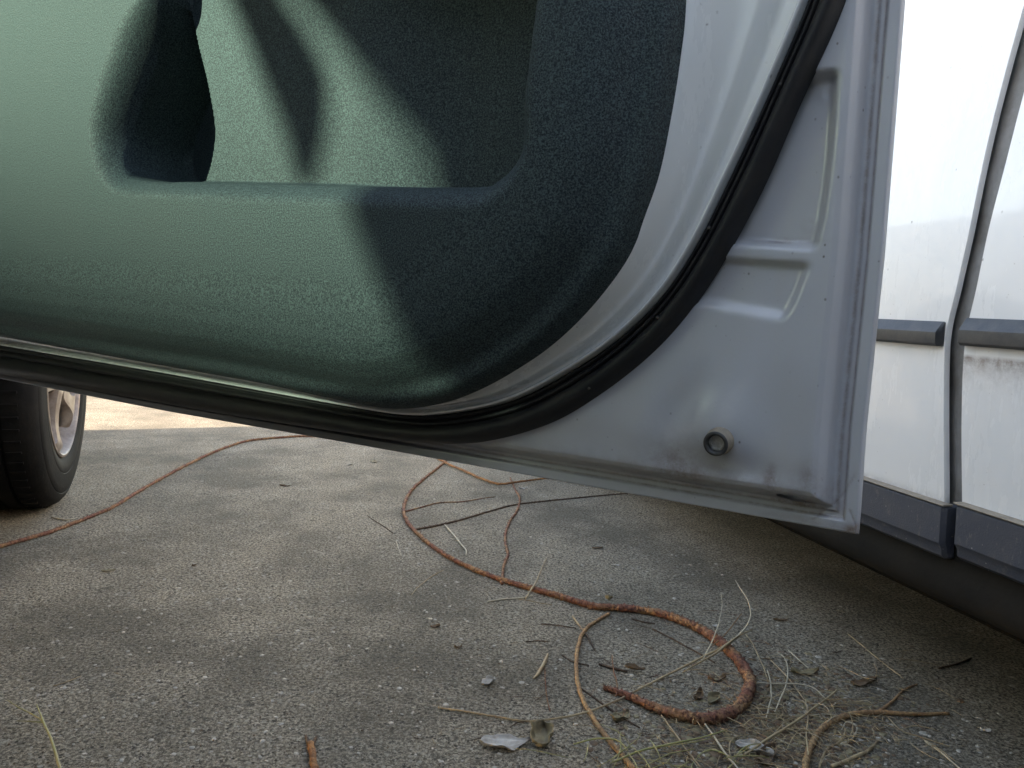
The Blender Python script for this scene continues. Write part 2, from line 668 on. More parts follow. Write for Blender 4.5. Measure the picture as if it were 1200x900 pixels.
# ================================================================== CAR B : the car whose door stands open
carB = empty('open_door_car', HINGE, CB.ang)
tag(carB, 'white car on the left, its grey-trimmed front door standing open across the view', 'car')


def px2(frame, pts, w):
    return [frame.unproj(x, y, w) for x, y in pts]


def local_root(frame_parent, frame_child, z=0.0):
    """location/rotation of a child frame expressed in the parent frame"""
    p = frame_parent.local(frame_child.o)
    return Vector((p.x, p.y, z)), frame_child.ang - frame_parent.ang


# ---- door outline in door coordinates
redge = px2(DF, [(1060, 0), (1048, 150), (1036, 300), (1015, 500), (1008, 600), (1005.5, 627)], 0.0)
redge = sorted([(z, s) for s, z in redge])
s_top = redge[-1][1] + (redge[-1][1] - redge[-2][1]) / (redge[-1][0] - redge[-2][0]) * (1.0 - redge[-1][0])
redge.append((1.0, s_top))
bedge = px2(DF, [(1005.5, 627), (700, 572), (400, 518), (200, 483), (0, 444)], 0.0)
bs = [b[0] for b in bedge] + [1.3]
bz = [b[1] for b in bedge] + [bedge[-1][1] + (bedge[-1][1] - bedge[-2][1]) / (bedge[-1][0] - bedge[-2][0]) * (1.3 - bedge[-1][0])]


def s_right(z):
    return np.interp(z, [a for a, _ in redge], [b for _, b in redge])


def z_bot(s):
    return np.interp(s, bs, bz)


ZTOP = 0.96
seal_out = catmull(px2(DF, [(1060, -500), (1045, -330), (1030, -200), (1005, -60), (987, 0), (960, 62), (930, 122), (903, 190), (868, 260), (828, 330), (786, 388), (730, 440), (664, 487), (600, 511), (545, 522), (470, 519.5), (390, 508), (250, 486), (100, 459), (0, 441), (-60, 430)], 0.030), 6)
seal_in = catmull(px2(DF, [(1023, -500), (1008, -330), (993, -200), (963, -60), (944, 0), (916, 68), (882, 145), (850, 213), (815, 283), (774, 345), (720, 398), (660, 438), (600, 468), (540, 482), (480, 486), (400, 474), (300, 456), (200, 438), (100, 421), (0, 404), (-60, 394)], 0.030), 6)
trim_px = [(820, -500), (812, -330), (806, -150), (801, 0), (795, 60), (784, 130), (769, 200), (750, 255), (731, 300), (701, 343), (668, 380), (634, 410), (600, 433), (567, 452), (533, 467), (500, 476), (466, 480), (430, 477.5), (380, 467.5), (300, 450), (200, 432), (100, 414), (0, 396), (-60, 386)]
trim_edge = catmull(px2(DF, trim_px, 0.060), 6)
trim_poly = np.vstack([trim_edge, [[trim_edge[-1][0], ZTOP + 0.01], [trim_edge[0][0], ZTOP + 0.01]]])


def spaced(first, n1, step, end):
    a = [first * i for i in range(n1)]
    while a[-1] < end:
        a.append(a[-1] + step)
    return np.array(a)


def G(sz, px, py, rx, ry, w=0.02, rot=0.0):
    """soft round bump, centre and radii given by how they look"""
    c = np.array(DF.unproj(px, py, w))
    k = (CAM + ray(px, py)).y  # unused depth hint
    dx, dz = sz[..., 0] - c[0], sz[..., 1] - c[1]
    cr, sr = math.cos(rot), math.sin(rot)
    a, b = dx * cr + dz * sr, -dx * sr + dz * cr
    return np.exp(-0.5 * ((a / rx) ** 2 + (b / ry) ** 2))


def build_door():
    e1 = spaced(0.0008, 36, 0.0021, 1.24)
    e2 = spaced(0.0008, 36, 0.0021, 0.60)
    E1, E2 = np.meshgrid(e1, e2, indexing='ij')
    Sx = E1 + s_right(0.4)
    for _ in range(4):
        Z = z_bot(Sx) + E2
        Sx = s_right(Z) + E1
    Z = z_bot(Sx) + E2
    sz = np.stack([Sx, Z], -1)
    P = sz.reshape(-1, 2)
    e = np.minimum(E1, E2)
    prof_e = [0, .0006, .0014, .0085, .0093, .0100, .0128, .0140, .0155, .0170, .0200, .0240, .0275, 1]
    prof_w = [-.0035, .0012, .0032, .0030, .0006, .0000, .0000, .0018, .0012, .0020, .0105, .0180, .0200, .0200]
    w = np.interp(e, prof_e, prof_w)
    dsi, _, side, _ = polydist(P, seal_in)
    cen = np.array([DF.unproj(400, 300, 0.06)])
    sgn = polydist(cen, seal_in)[2][0]
    q = (dsi * side * sgn).reshape(E1.shape)          # >0 on the cabin side of the seal
    dt, _, _, _ = polydist(P, trim_edge)
    tin = inside(P, trim_poly).reshape(E1.shape)
    dt = np.where(tin, -dt.reshape(E1.shape), dt.reshape(E1.shape))
    # pressings in the rear part of the shell
    out = (q < 0)
    curve = catmull(px2(DF, [(1000, -200), (992, 0), (985, 92), (977, 190), (965, 268), (948, 322), (925, 372), (880, 430), (840, 460)], 0.02), 6)
    dc, _, sc, _ = polydist(P, curve)
    sg = polydist(np.array([DF.unproj(1010, 300, 0.02)]), curve)[2][0]
    rc = (dc * sc * -sg).reshape(E1.shape)            # >0 on the recessed side
    z1 = DF.unproj(970, 88, 0.02)[1]
    z2a, z2b = DF.unproj(870, 281, 0.02)[1], DF.unproj(950, 287, 0.02)[1]
    z3a, z3b = DF.unproj(860, 304, 0.02)[1], DF.unproj(950, 310, 0.02)[1]
    z4a, z4b = DF.unproj(835, 355, 0.02)[1], DF.unproj(920, 370, 0.02)[1]
    sa, sb = DF.unproj(860, 300, 0.02)[0], DF.unproj(950, 300, 0.02)[0]

    def line(za, zb):
        return za + (Sx - sa) / (sb - sa) * (zb - za)
    depth = 0.0085 * (1 - sstep(z1 - 0.002, z1 + 0.004, Z)) * sstep(line(z2a, z2b) - 0.004, line(z2a, z2b) + 0.002, Z)
    mid = 0.0045 * (1 - sstep(line(z3a, z3b) - 0.0025, line(z3a, z3b) + 0.0015, Z)) * sstep(line(z4a, z4b) - 0.007, line(z4a, z4b) + 0.003, Z)
    rec = (depth + mid) * sstep(0.0, 0.007, rc)
    w = w - rec * sstep(0.0275, 0.031, e) * out
    # soft boss carrying the buffer, and gentle undulation
    boss = 0.0068 * G(sz, 842, 500, 0.020, 0.018) + 0.0030 * G(sz, 760, 500, 0.012, 0.022, rot=0.5) - 0.0042 * G(sz, 795, 480, 0.009, 0.018, rot=0.6)
    boss += 0.0016 * G(sz, 880, 440, 0.035, 0.018) - 0.0014 * G(sz, 700, 520, 0.03, 0.012)
    boss -= 0.0030 * G(sz, 842, 548, 0.03, 0.008)
    boss += 0.0022 * G(sz, 690, 480, 0.02, 0.03) - 0.0020 * G(sz, 900, 480, 0.012, 0.03) + 0.0012 * G(sz, 870, 180, 0.01, 0.03)
    w = w + boss * sstep(0.022, 0.034, e) * out
    for (x, y, a, r) in ((967, 106, .0010, .0030), (870, 255, .0012, .0026), (946, 260, .0012, .0026)):
        g = G(sz, x, y, r, r)
        w = w + (a * g - 1.6 * a * G(sz, x, y, r * .45, r * .45)) * out
    # grime map
    gr = 0.55 * np.exp(-((e - .0138) / .0012) ** 2) + 0.12 * np.exp(-((E1 - .016) / .004) ** 2) + 0.6 * np.exp(-((e - .0095) / .0008) ** 2)
    gr += 0.20 * np.exp(-((E2 - .026) / .010) ** 2) * (E1 > 0.016)
    gr += 0.5 * np.exp(-((E2 - .0040) / .0025) ** 2) * sstep(0.10, 0.02, E1) * 0.7
    gr += 1.0 * np.exp(-(E1 / .010) ** 2 - (E2 / .006) ** 2)
    gr += 0.9 * G(sz, 925, 592, 0.012, 0.004) + 0.20 * G(sz, 815, 562, 0.04, 0.006, rot=-0.1) + 0.12 * G(sz, 800, 520, 0.02, 0.02)
    gr += 0.9 * G(sz, 903, 562, .003, .006) + 0.5 * G(sz, 790, 545, .012, .01) + 0.4 * G(sz, 945, 560, .005, .008) + 0.5 * G(sz, 915, 282, .014, .0015)
    for sg_ in ([(985, 583), (1003, 556)], [(953, 609), (984, 584)], [(996, 598), (1006, 622)]):
        dg = polydist(P, px2(DF, sg_, 0.002))[0].reshape(E1.shape)
        ln = np.exp(-(dg / .0007) ** 2)
        w = w - .0006 * ln
        gr = gr + .4 * ln
    gr = np.clip(gr, 0, 1)
    hem_shade = sstep(DF.unproj(640, 560, 0)[0], DF.unproj(400, 517, 0)[0], Sx) * sstep(.024, .016, E2) * 0.93  # hem shade painted in as black, growing toward the hinge
    hole = G(sz, 921, 587.5, 0.0078, 0.0024, rot=0.12)
    keep = (q < -0.004) & ~(hole > 0.6)
    V = np.stack([Sx, w, Z], -1)
    me = gridmesh('door', V, keep=keep, attrs={'grime': gr, 'black': hem_shade})
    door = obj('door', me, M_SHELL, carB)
    loc, ang = local_root(CB, DF)
    door.location = loc
    door.rotation_euler = (0, 0, ang)

    # outer skin
    f1 = spaced(0.02, 20, 0.05, 1.24)
    f2 = spaced(0.02, 10, 0.03, 0.60)
    F1, F2 = np.meshgrid(f1, f2, indexing='ij')
    Sk = F1 + s_right(0.4)
    for _ in range(4):
        Z = z_bot(Sk) + F2
        Sk = s_right(Z) + F1
    Wk = -0.004 - 0.030 * (1 - ((Z - 0.66) / 0.32) ** 2).clip(0, 1) * sstep(-0.02, 0.2, F1 + 0.02)
    Wk = np.where((F1 < 1e-6) | (F2 < 1e-6), -0.003, Wk)
    sk = obj('outer_skin', gridmesh('outer_skin', np.stack([Sk, Wk, Z], -1), attrs={'grime': Z * 0}), M_WHITE, door)

    # ---- trim panel
    st = 0.0016
    smin, smax = trim_poly[:, 0].min(), trim_poly[:, 0].max()
    zmin, zmax = trim_poly[:, 1].min(), ZTOP
    g1 = np.arange(smin - st, smax, st)
    g2 = np.arange(zmin - st, zmax, st)
    A, B = np.meshgrid(g1, g2, indexing='ij')
    P = np.stack([A, B], -1).reshape(-1, 2)
    d, near, _, _ = polydist(P, trim_edge)
    ins = inside(P, trim_poly)
    sdv = np.where(ins, d, -d)
    keepv = (sdv > -st * 1.45)
    snap = (sdv < st * 0.35) & keepv & (d < 3 * st)
    P2 = P.copy()
    P2[snap] = near[snap]
    sdv = np.where(snap, 0, sdv)
    _x = np.linspace(0, .2, 2001)
    _y = np.interp(_x, [0, .003, .007, .018, .022, .028, .040, .055, .075, .11, 2],
                  [.052, .066, .0715, .0735, .0770, .0835, .0925, .0970, .0990, .100, .100])
    _k = np.hanning(121)
    _k /= _k.sum()
    _ys = np.convolve(np.r_[np.full(60, _y[0]), _y, np.full(60, _y[-1])], _k, 'valid')
    _b = sstep(.001, .010, _x)
    _y = _y * (1 - _b) + _ys * _b
    w = np.interp(sdv, _x, _y)
    # pocket
    pock = np.array(catmull(px2(DF, [(560, -122), (262, -122), (195, -108), (176, -52), (172, 0), (152, 62), (131, 122), (122, 165), (128, 196), (150, 209), (243, 212), (400, 215.5), (540, 216), (572, 206), (592, 184), (602, 155), (612, 80), (622, 0), (632, -70), (612, -112), (560, -122)], 0.100), 5))
    dp, nr, _, _ = polydist(P2, pock)
    pin = inside(P2, pock)
    sl = DF.unproj(165, 150, 0.1)[0]
    zb_ = DF.unproj(300, 214, 0.1)[1]
    left = sstep(sl - 0.03, sl + 0.02, nr[:, 0]) * sstep(zb_ + .004, zb_ + .07, nr[:, 1])
    low = sstep(zb_ + .05, zb_ + .004, nr[:, 1])
    rdepth = 0.0065 + 0.024 * left + 0.0085 * low
    rwid = 0.012 + 0.024 * left + 0.006 * low
    roll = rdepth * (1 - np.clip(dp / rwid, 0, 1)) ** 2.0
    w_out = w - np.where(pin, 0, roll)
    step = catmull(px2(DF, [(170, -125), (222, -60), (224, 0), (233, 50), (245, 100), (253, 150), (250, 185), (241, 216)], 0.055), 6)
    dstp, _, ss, _ = polydist(P2, step)
    sgp = polydist(np.array([DF.unproj(170, 120, 0.055)]), step)[2][0]
    pit = dstp * ss * sgp
    back = 0.057 - 0.030 * sstep(DF.unproj(400, 150, .05)[0], DF.unproj(560, 150, .05)[0], P2[:, 0]) - 0.052 * sstep(-0.001, 0.004, pit)
    back = back + 0.010 * sstep(0.10, 0.0, np.abs(P2[:, 0] - DF.unproj(600, 150, .05)[0])) * 0.5
    t = sstep(0.0, 0.0055, dp)
    w_in = (w - rdepth) * (1 - t) + back * t
    w = np.where(pin, w_in, w_out)
    V = np.stack([P2[:, 0], w, P2[:, 1]], -1).reshape(A.shape + (3,))
    me = gridmesh('trim_panel', V, keep=keepv.reshape(A.shape))
    obj('trim_panel', me, M_TRIM, door)

    # ---- weather seal
    n = 260

    def resamp(L):
        seg = np.r_[0, np.cumsum(np.hypot(*np.diff(L, axis=0).T))]
        u = np.linspace(0, seg[-1], n)
        return np.stack([np.interp(u, seg, L[:, 0]), np.interp(u, seg, L[:, 1])], -1)
    I, O = resamp(seal_in), resamp(seal_out)
    # match points across the strip
    Om = []
    for k in range(n):
        t0 = I[min(k + 1, n - 1)] - I[max(k - 1, 0)]
        t0 /= np.hypot(*t0)
        dd = O - I[k]
        al = np.abs(dd @ t0)
        near_k = np.argmin(al + (np.hypot(*dd.T) > 0.08) * 9)
        Om.append(O[near_k])
    Om = np.array(Om)
    ker = np.ones(9) / 9
    for a in range(2):
        pad = np.r_[[Om[0, a]] * 4, Om[:, a], [Om[-1, a]] * 4]
        Om[:, a] = np.convolve(pad, ker, 'valid')
    prof = [(0.02, -.001), (0.03, .006), (0.07, .0085), (0.13, .009), (0.165, .0070), (0.18, .0048), (0.20, .0072), (0.26, .0098), (0.32, .0100), (0.355, .0082), (0.37, .0060), (0.39, .0085), (0.46, .0118), (0.56, .0140), (0.68, .0145), (0.80, .0125), (0.90, .0082), (0.97, .0025), (1.0, -.002)]
    # painted band between seal and trim: flange lip, channel, then a shoulder up to the trim
    Tm = []
    for k in range(n):
        t0 = I[min(k + 1, n - 1)] - I[max(k - 1, 0)]
        t0 /= np.hypot(*t0)
        dd = trim_edge - I[k]
        Tm.append(dd @ np.array([-t0[1], t0[0]]) if False else 0)
    TE = resamp(trim_edge)
    Te = []
    for k in range(n):
        t0 = I[min(k + 2, n - 1)] - I[max(k - 2, 0)]
        t0 /= np.hypot(*t0)
        dd = TE - I[k]
        al = np.abs(dd @ t0)
        Te.append(TE[np.argmin(al + (np.hypot(*dd.T) > 0.09) * 9)])
    Te = np.array(Te)
    ker = np.ones(13) / 13
    for a in range(2):
        pad = np.r_[[Te[0, a]] * 6, Te[:, a], [Te[-1, a]] * 6]
        Te[:, a] = np.convolve(pad, ker, 'valid')
    wid = np.hypot(*(Te - I).T) + 0.004
    nrm = (Te - I) / np.maximum(np.hypot(*(Te - I).T), 1e-4)[:, None]
    absd = [-.004, -.0008, 0.0, .0006, .0018, .0026, .0034, .0050]
    absw = [.018, .020, .0335, .0362, .0366, .0350, .0290, .0262]
    frs = np.linspace(0, 1, 30)[1:]
    Vb = np.zeros((n, len(absd) + len(frs), 3))
    for j, (dd, ww) in enumerate(zip(absd, absw)):
        kk = np.minimum(dd, wid * (0.1 + 0.05 * j)) if dd > 0 else np.full(n, dd)
        pt = I + nrm * kk[:, None]
        Vb[:, j, 0], Vb[:, j, 2], Vb[:, j, 1] = pt[:, 0], pt[:, 1], ww
    for j, f in enumerate(frs):
        kk = np.minimum(.005, wid * .5)
        pt = I + nrm * (kk + (wid - kk) * f)[:, None]
        Vb[:, len(absd) + j, 0], Vb[:, len(absd) + j, 2] = pt[:, 0], pt[:, 1]
        Vb[:, len(absd) + j, 1] = .0262 + .011 * sstep(.12, .34, f) + .017 * sstep(.36, .95, f)
    obj('inner_band', gridmesh('inner_band', Vb), M_WHITE, door)

    Vs = np.zeros((n, len(prof), 3))
    for j, (tt, h) in enumerate(prof):
        pt = I * (1 - tt) + Om * tt
        Vs[:, j, 0], Vs[:, j, 2], Vs[:, j, 1] = pt[:, 0], pt[:, 1], 0.0205 + h
    sl_ = obj('door_seal', gridmesh('door_seal', Vs), M_SEAL, door)
    # small vent holes along the seal
    bm = bmesh.new()
    for x, y in ((914, 99), (831, 267), (770, 372), (690, 455)):
        s0, z0 = DF.unproj(x, y, 0.034)
        bmesh.ops.create_uvsphere(bm, u_segments=10, v_segments=6, radius=0.0012, matrix=Matrix.Translation((s0, 0.0338, z0)) @ Matrix.Diagonal((1, .6, 1, 1)))
    hv = obj('seal_vent', bm, M_DARK, door, kind='stuff')

    # ---- rubber buffer
    s0, z0 = DF.unproj(843, 517, 0.0275)
    bm = lathe(bmesh.new(), [(0.0106, -0.004), (0.0108, 0.001), (0.0100, 0.002), (0.0098, 0.0105), (0.0092, 0.0122), (0.0078, 0.0128)], 40)
    bmesh.ops.recalc_face_normals(bm, faces=bm.faces)
    bf = obj('rubber_buffer', bm, M_BEIGE, door)
    bf.location = (s0, 0.0275, z0)
    bf.rotation_euler = (math.radians(-7), 0, math.radians(0))
    bf.scale = (.88, .62, .88)
    bm = lathe(bmesh.new(), [(0.0096, 0.0118), (0.0094, 0.0132), (0.0082, 0.0138), (0.0070, 0.0134), (0.0064, 0.0110), (0.0061, 0.0080)], 40)
    o1 = obj('buffer_ring', bm, M_GREYCAP, door)
    o1.location, o1.rotation_euler, o1.scale = bf.location, bf.rotation_euler, bf.scale
    bm = bmesh.new()
    lathe(bm, [(0.0066, 0.0084), (0.0058, 0.0088), (0.0050, 0.0086), (0.0046, 0.0070), (0.0, 0.0066)], 6)
    o1 = obj('buffer_screw', bm, simple('dull_steel', (0.42, 0.40, 0.38), 0.45, 0.4, 300, 0.0002, 600, metal=0.5), door, smooth=30)
    o1.location, o1.rotation_euler, o1.scale = bf.location, bf.rotation_euler, bf.scale

    # ---- window frame and its glass above the belt line
    fr = bmesh.new()
    xs = [s_right(0.96) + 0.03, s_right(0.96) + 0.05, 0.30, 0.62, 1.18]
    zs = [0.95, 1.36, 1.46, 1.45, 0.97]
    pts = [Vector((a, 0.03, b)) for a, b in catmull(list(zip(xs, zs)), 8)]
    tube(pts, 0.022, 8, bm=fr)
    obj('window_frame', fr, M_WHITE, door)
    belt = newbox(s_right(0.96) + 0.01, 1.2, -0.012, 0.085, 0.945, 0.975, 0.008)
    obj('belt_rail', belt, M_SEAL, door)
    return door


door = build_door()

# ---- body of car B (local x forward, y to its left, z up; right side at y=0)
XW = 0.595          # front axle
RW = 0.29


def arch(cx, R, x0, x1, z0, z1, n=14):
    """side panel outline with a wheel arch cut in its lower edge"""
    a0 = math.asin((RW - z0) / R) if abs(RW - z0) < R else 0
    pts = [(x0, z1), (x0, z0)]
    for k in range(n + 1):
        a = math.pi + a0 - (math.pi + 2 * a0) * k / n
        pts.append((cx + R * math.cos(a), RW + R * math.sin(a)))
    pts += [(x1, z0), (x1, z1)]
    return pts


def partB(name, bm, mat, parent=carB, smooth=35):
    return obj(name, bm, mat, parent, smooth=smooth)


WB = 1.60
partB('front_wing', prism(arch(XW, 0.345, 0.035, 1.28, 0.33, 0.96), 0.0, 0.03, bevel=0.008), M_WHITE)
partB('sill', newbox(-1.30, 0.03, 0.02, 0.16, 0.20, 0.335, 0.02), M_WHITE)
partB('rear_quarter', prism(arch(-1.95, 0.345, -2.55, -1.31, 0.33, 0.96), 0.0, 0.03, bevel=0.008), M_WHITE)
partB('rear_pillar_panel', prism([(-2.5, .965), (-1.33, .965), (-1.22, 1.47), (-2.4, 1.47)], 0.03, 0.10, bevel=0.01), M_WHITE)
partB('front_wing', prism(arch(XW, 0.345, 0.035, 1.28, 0.33, 0.96), WB - .03, WB, bevel=0.008), M_WHITE)
partB('rear_quarter', prism(arch(-1.95, 0.345, -2.55, -1.31, 0.33, 0.96), WB - .03, WB, bevel=0.008), M_WHITE)
partB('left_door', prism([(-1.30, .33), (.03, .33), (.03, .90), (-1.30, .90)], WB - .05, WB, bevel=0.008), M_WHITE)
partB('roof', newbox(-2.42, -0.42, 0.09, WB - .09, 1.475, 1.515, 0.018), M_WHITE)
partB('bonnet', prism([(.12, .96), (1.26, .86), (1.28, .83), (.12, .92)], 0.035, WB - .035, bevel=0.008), M_WHITE)
partB('front_bumper', newbox(1.24, 1.36, 0.03, WB - .03, 0.30, 0.60, 0.04, 3), M_CLAD)
partB('front_panel', newbox(1.22, 1.29, 0.04, WB - .04, 0.605, 0.85, 0.02), M_WHITE)
partB('tailgate', newbox(-2.56, -2.50, 0.04, WB - .04, 0.34, 1.46, 0.02), M_WHITE)
partB('rear_bumper', newbox(-2.66, -2.565, 0.03, WB - .03, 0.32, 0.58, 0.03), M_CLAD)
partB('floor_pan', newbox(-2.5, 0.25, 0.10, WB - .10, 0.215, 0.25, 0.005), M_DARK)
partB('bulkhead', newbox(0.20, 0.24, 0.05, WB - .05, 0.255, 0.93, 0.005), M_DARK)
partB('engine_tray', newbox(0.26, 1.20, 0.28, WB - .28, 0.22, 0.26, 0.005), M_DARK)
partB('dashboard', newbox(-0.20, 0.19, 0.06, WB - .06, 0.62, 0.90, 0.05, 3), M_TRIM)
for y in (0.13, WB - .13):
    bm = tube([Vector((0.10, y - (.05 if y < .8 else -.05), .95)), Vector((-0.18, y - (.02 if y < .8 else -.02), 1.22)), Vector((-0.42, y, 1.48))], 0.022, 8)
    partB('windscreen_pillar', bm, M_WHITE)
bm = bmesh.new()
bm.faces.new([bm.verts.new(c) for c in ((.11, .11, .957), (.11, WB - .11, .957), (-.415, WB - .15, 1.472), (-.415, .15, 1.472))])
partB('windscreen', bm, M_GLASS_G)
# driver-side window on the far side: the sun comes in through it
WINX0, WINX1 = -1.28, 0.05
WIN_ = [(-1.225, 1.045), (-1.184, 1.097), (-1.150, 1.135), (-1.112, 1.19), (-1.095, 1.265), (-1.045, 1.322), (-1.0, 1.363), (-.93, 1.43), (-.60, 1.43), (-.50, 1.36), (-.48, .925), (-.62, .94), (-.95, 1.005)]
# side wall built round the window opening, piece by piece
ring_in = [(-1.170, 1.085), (-1.150, 1.130), (-1.112, 1.19), (-1.095, 1.265), (-1.045, 1.322), (-1.0, 1.363), (-.93, 1.43), (-.60, 1.43), (-.50, 1.36), (-.48, .93), (-.62, .945), (-.95, 1.015)]
ring_out = [(-2.5, .98), (-2.5, 1.2), (-2.45, 1.35), (-2.4, 1.47), (-1.6, 1.475), (-1.2, 1.475), (-.93, 1.475), (-.60, 1.475), (-.42, 1.470), (.02, .895), (-.62, .895), (-.95, .895)]
bm = bmesh.new()
A_ = [[bm.verts.new((x, y, z)) for x, z in R_] for y in (WB - .05, WB - .07) for R_ in (ring_in, ring_out)]
nn = len(ring_in)
for k in range(nn):
    k2 = (k + 1) % nn
    bm.faces.new((A_[0][k], A_[0][k2], A_[1][k2], A_[1][k]))
    bm.faces.new((A_[2][k], A_[3][k], A_[3][k2], A_[2][k2]))
    bm.faces.new((A_[0][k], A_[2][k], A_[2][k2], A_[0][k2]))
bmesh.ops.recalc_face_normals(bm, faces=bm.faces)
partB('window_surround', bm, M_WHITE)
bm = bmesh.new()
bm.faces.new([bm.verts.new((x, WB - .06, z)) for x, z in ring_in])
partB('side_window', bm, M_GLASS_G)
bm = prism([(-.975, 1.425), (-.968, 1.362), (-1.000, 1.33), (-1.024, 1.295), (-1.024, 1.25), (-1.012, 1.21), (-1.000, 1.20), (-.990, 1.208), (-.974, 1.245), (-.948, 1.286), (-.927, 1.322), (-.902, 1.36), (-.895, 1.425)], WB - .085, WB - .08, bevel=0.001)
partB('streak_blocker', bm, M_SEAT)  # added blocker, shaped to cast the dark streak in the pocket
partB('windscreen_blocker', (lambda b_: ([b_.faces.new([b_.verts.new(c) for c in ((.07, .13, .95), (.07, WB - .13, .95), (-.43, WB - .17, 1.452), (-.43, .17, 1.452))])], bmesh.ops.solidify(b_, geom=b_.faces[:], thickness=.006), b_)[2])(bmesh.new()), M_SEAT)  # added panel, keeps windscreen light off the pocket wall
partB('headliner', newbox(-2.38, -0.46, 0.12, WB - .12, 1.452, 1.470, .004), M_SEAT)
partB('door_card', newbox(-1.28, 0.0, WB - .085, WB - .052, .36, .885, .01), M_SEAT)
partB('carpet', newbox(-2.4, 0.19, .17, WB - .11, .2515, .262, .003), M_SEAT)
partB('rear_bulkhead', newbox(-1.62, -1.58, .12, WB - .12, .27, 1.44, .01), M_SEAT)



def make_seat(y):
    st = obj('front_seat', newbox(-1.0, -0.45, y - .24, y + .24, 0.38, 0.54, 0.05, 3), M_SEAT, carB, smooth=40)
    bm = newbox(-0.07, 0.07, -.23, .23, 0.0, 0.60, 0.05, 3)
    bmesh.ops.rotate(bm, verts=bm.verts, cent=(0, 0, 0), matrix=Matrix.Rotation(math.radians(-22), 3, 'Y'))
    bmesh.ops.translate(bm, verts=bm.verts, vec=(-0.98, y, 0.46))
    obj('backrest', bm, M_SEAT, st, smooth=40)
    bm = newbox(-1.30, -1.20, y - .13, y + .13, 1.08, 1.26, 0.04, 3)
    obj('headrest', bm, M_SEAT, st, smooth=40)
    return st


make_seat(0.42)
make_seat(1.18)


def make_wheel(parent, name='wheel', steer=0.0, nsp=5):
    """axis along local Y, outer face toward -Y; centre at origin"""
    R = RW
    bm = bmesh.new()
    lathe(bm, [(0.179, -0.004), (0.186, -0.012), (0.200, -0.016), (0.214, -0.0175), (0.2155, -0.0165), (0.217, -0.0178), (0.245, -0.0165), (0.258, -0.0135), (0.2595, -0.0118), (0.261, -0.013), (0.272, -0.009), (0.281, -0.001), (0.2865, 0.010), (0.289, 0.022),
               (0.289, 0.045), (0.282, 0.0455), (0.282, 0.0515), (0.2895, 0.052), (0.290, 0.075), (0.283, 0.0755), (0.283, 0.0815), (0.290, 0.082), (0.2895, 0.108), (0.282, 0.1085), (0.282, 0.1145), (0.289, 0.115), (0.2865, 0.145), (0.279, 0.160), (0.262, 0.170), (0.22, 0.175), (0.18, 0.165)], 96)
    bmesh.ops.recalc_face_normals(bm, faces=bm.faces)
    bmesh.ops.reverse_faces(bm, faces=[]) if False else None
    whl = empty(name, (0, 0, 0), 0, parent)
    ty = obj('tyre', bm, M_TYRE, whl, smooth=40)
    # tread sipes across the shoulder
    bm = bmesh.new()
    for k in range(72):
        a = 2 * math.pi * k / 72
        for y0, y1 in ((0.016, 0.044), (0.116, 0.142)):
            b2 = newbox(-.0022, .0022, y0, y1, .2858, .2915)
            bmesh.ops.rotate(b2, verts=b2.verts, cent=(0, 0, 0), matrix=Matrix.Rotation(a, 3, 'Y'))
            me = bpy.data.meshes.new('t')
            b2.to_mesh(me)
            b2.free()
            bm.from_mesh(me)
            bpy.data.meshes.remove(me)
    obj('tread_block', bm, M_TYRE, whl, smooth=False, kind='stuff')
    rim = bmesh.new()
    lathe(rim, [(0.180, 0.004), (0.1815, -0.006), (0.180, -0.0125), (0.1755, -0.0135), (0.1720, -0.010), (0.1700, 0.002), (0.163, 0.012), (0.160, 0.05), (0.155, 0.12)], 96)
    bmesh.ops.recalc_face_normals(rim, faces=rim.faces)
    ro = obj('rim', rim, M_ALLOY, whl, smooth=40)
    # spokes: broad, dished, splaying into the rim
    for k in range(nsp):
        a = 2 * math.pi * (k + 0.5) / nsp - math.pi / 2 + 0.36
        ns, nt = 15, 11
        V = np.zeros((ns, nt, 3))
        for i in range(ns):
            r = 0.030 + (0.170 - 0.030) * i / (ns - 1)
            hw = 0.017 + 0.010 * (1 - i / (ns - 1)) ** 2 + 0.045 * max(0, (r - 0.125) / 0.045) ** 2
            yc = -0.004 + 0.010 * math.sin(math.pi * i / (ns - 1)) - 0.006 * (i / (ns - 1)) + (0.012 * max(0, (r - 0.155) / .015))
            for j in range(nt):
                u = -1 + 2 * j / (nt - 1)
                # cross-section: flat crown with sides dropping back
                uu = max(-1, min(1, u * 1.3))
                dy = 0.0 if abs(u) < 0.62 else 0.030 * ((abs(u) - 0.62) / 0.38) ** 1.2
                ang = a + math.asin(min(0.99, hw * uu / r)) if r > hw else a + uu * 0.9
                V[i, j] = (r * math.cos(ang), yc + dy, r * math.sin(ang))
        sp = obj('spoke', gridmesh('spoke', V), M_ALLOY, whl, smooth=50)
        sp.data.materials.clear()
        sp.data.materials.append(M_ALLOY)
        so_ = sp.modifiers.new('thick', 'SOLIDIFY')
        so_.thickness = 0.006
        so_.offset = 0
    hb = bmesh.new()
    lathe(hb, [(0.0, -0.012), (0.022, -0.011), (0.027, -0.006), (0.029, 0.0), (0.045, 0.004), (0.050, 0.012), (0.05, 0.05)], 32)
    bmesh.ops.recalc_face_normals(hb, faces=hb.faces)
    obj('hub_cap', hb, M_ALLOY, whl, smooth=40)
    db = bmesh.new()
    lathe(db, [(0.0, 0.070), (0.125, 0.070), (0.128, 0.074), (0.128, 0.085), (0.0, 0.09)], 48)
    bmesh.ops.recalc_face_normals(db, faces=db.faces)
    obj('brake_disc', db, simple('rusty_disc', (0.12, 0.085, 0.07), 0.6, 0.4, 40, 0.0003, 300, metal=0.4), whl, smooth=40)
    return whl


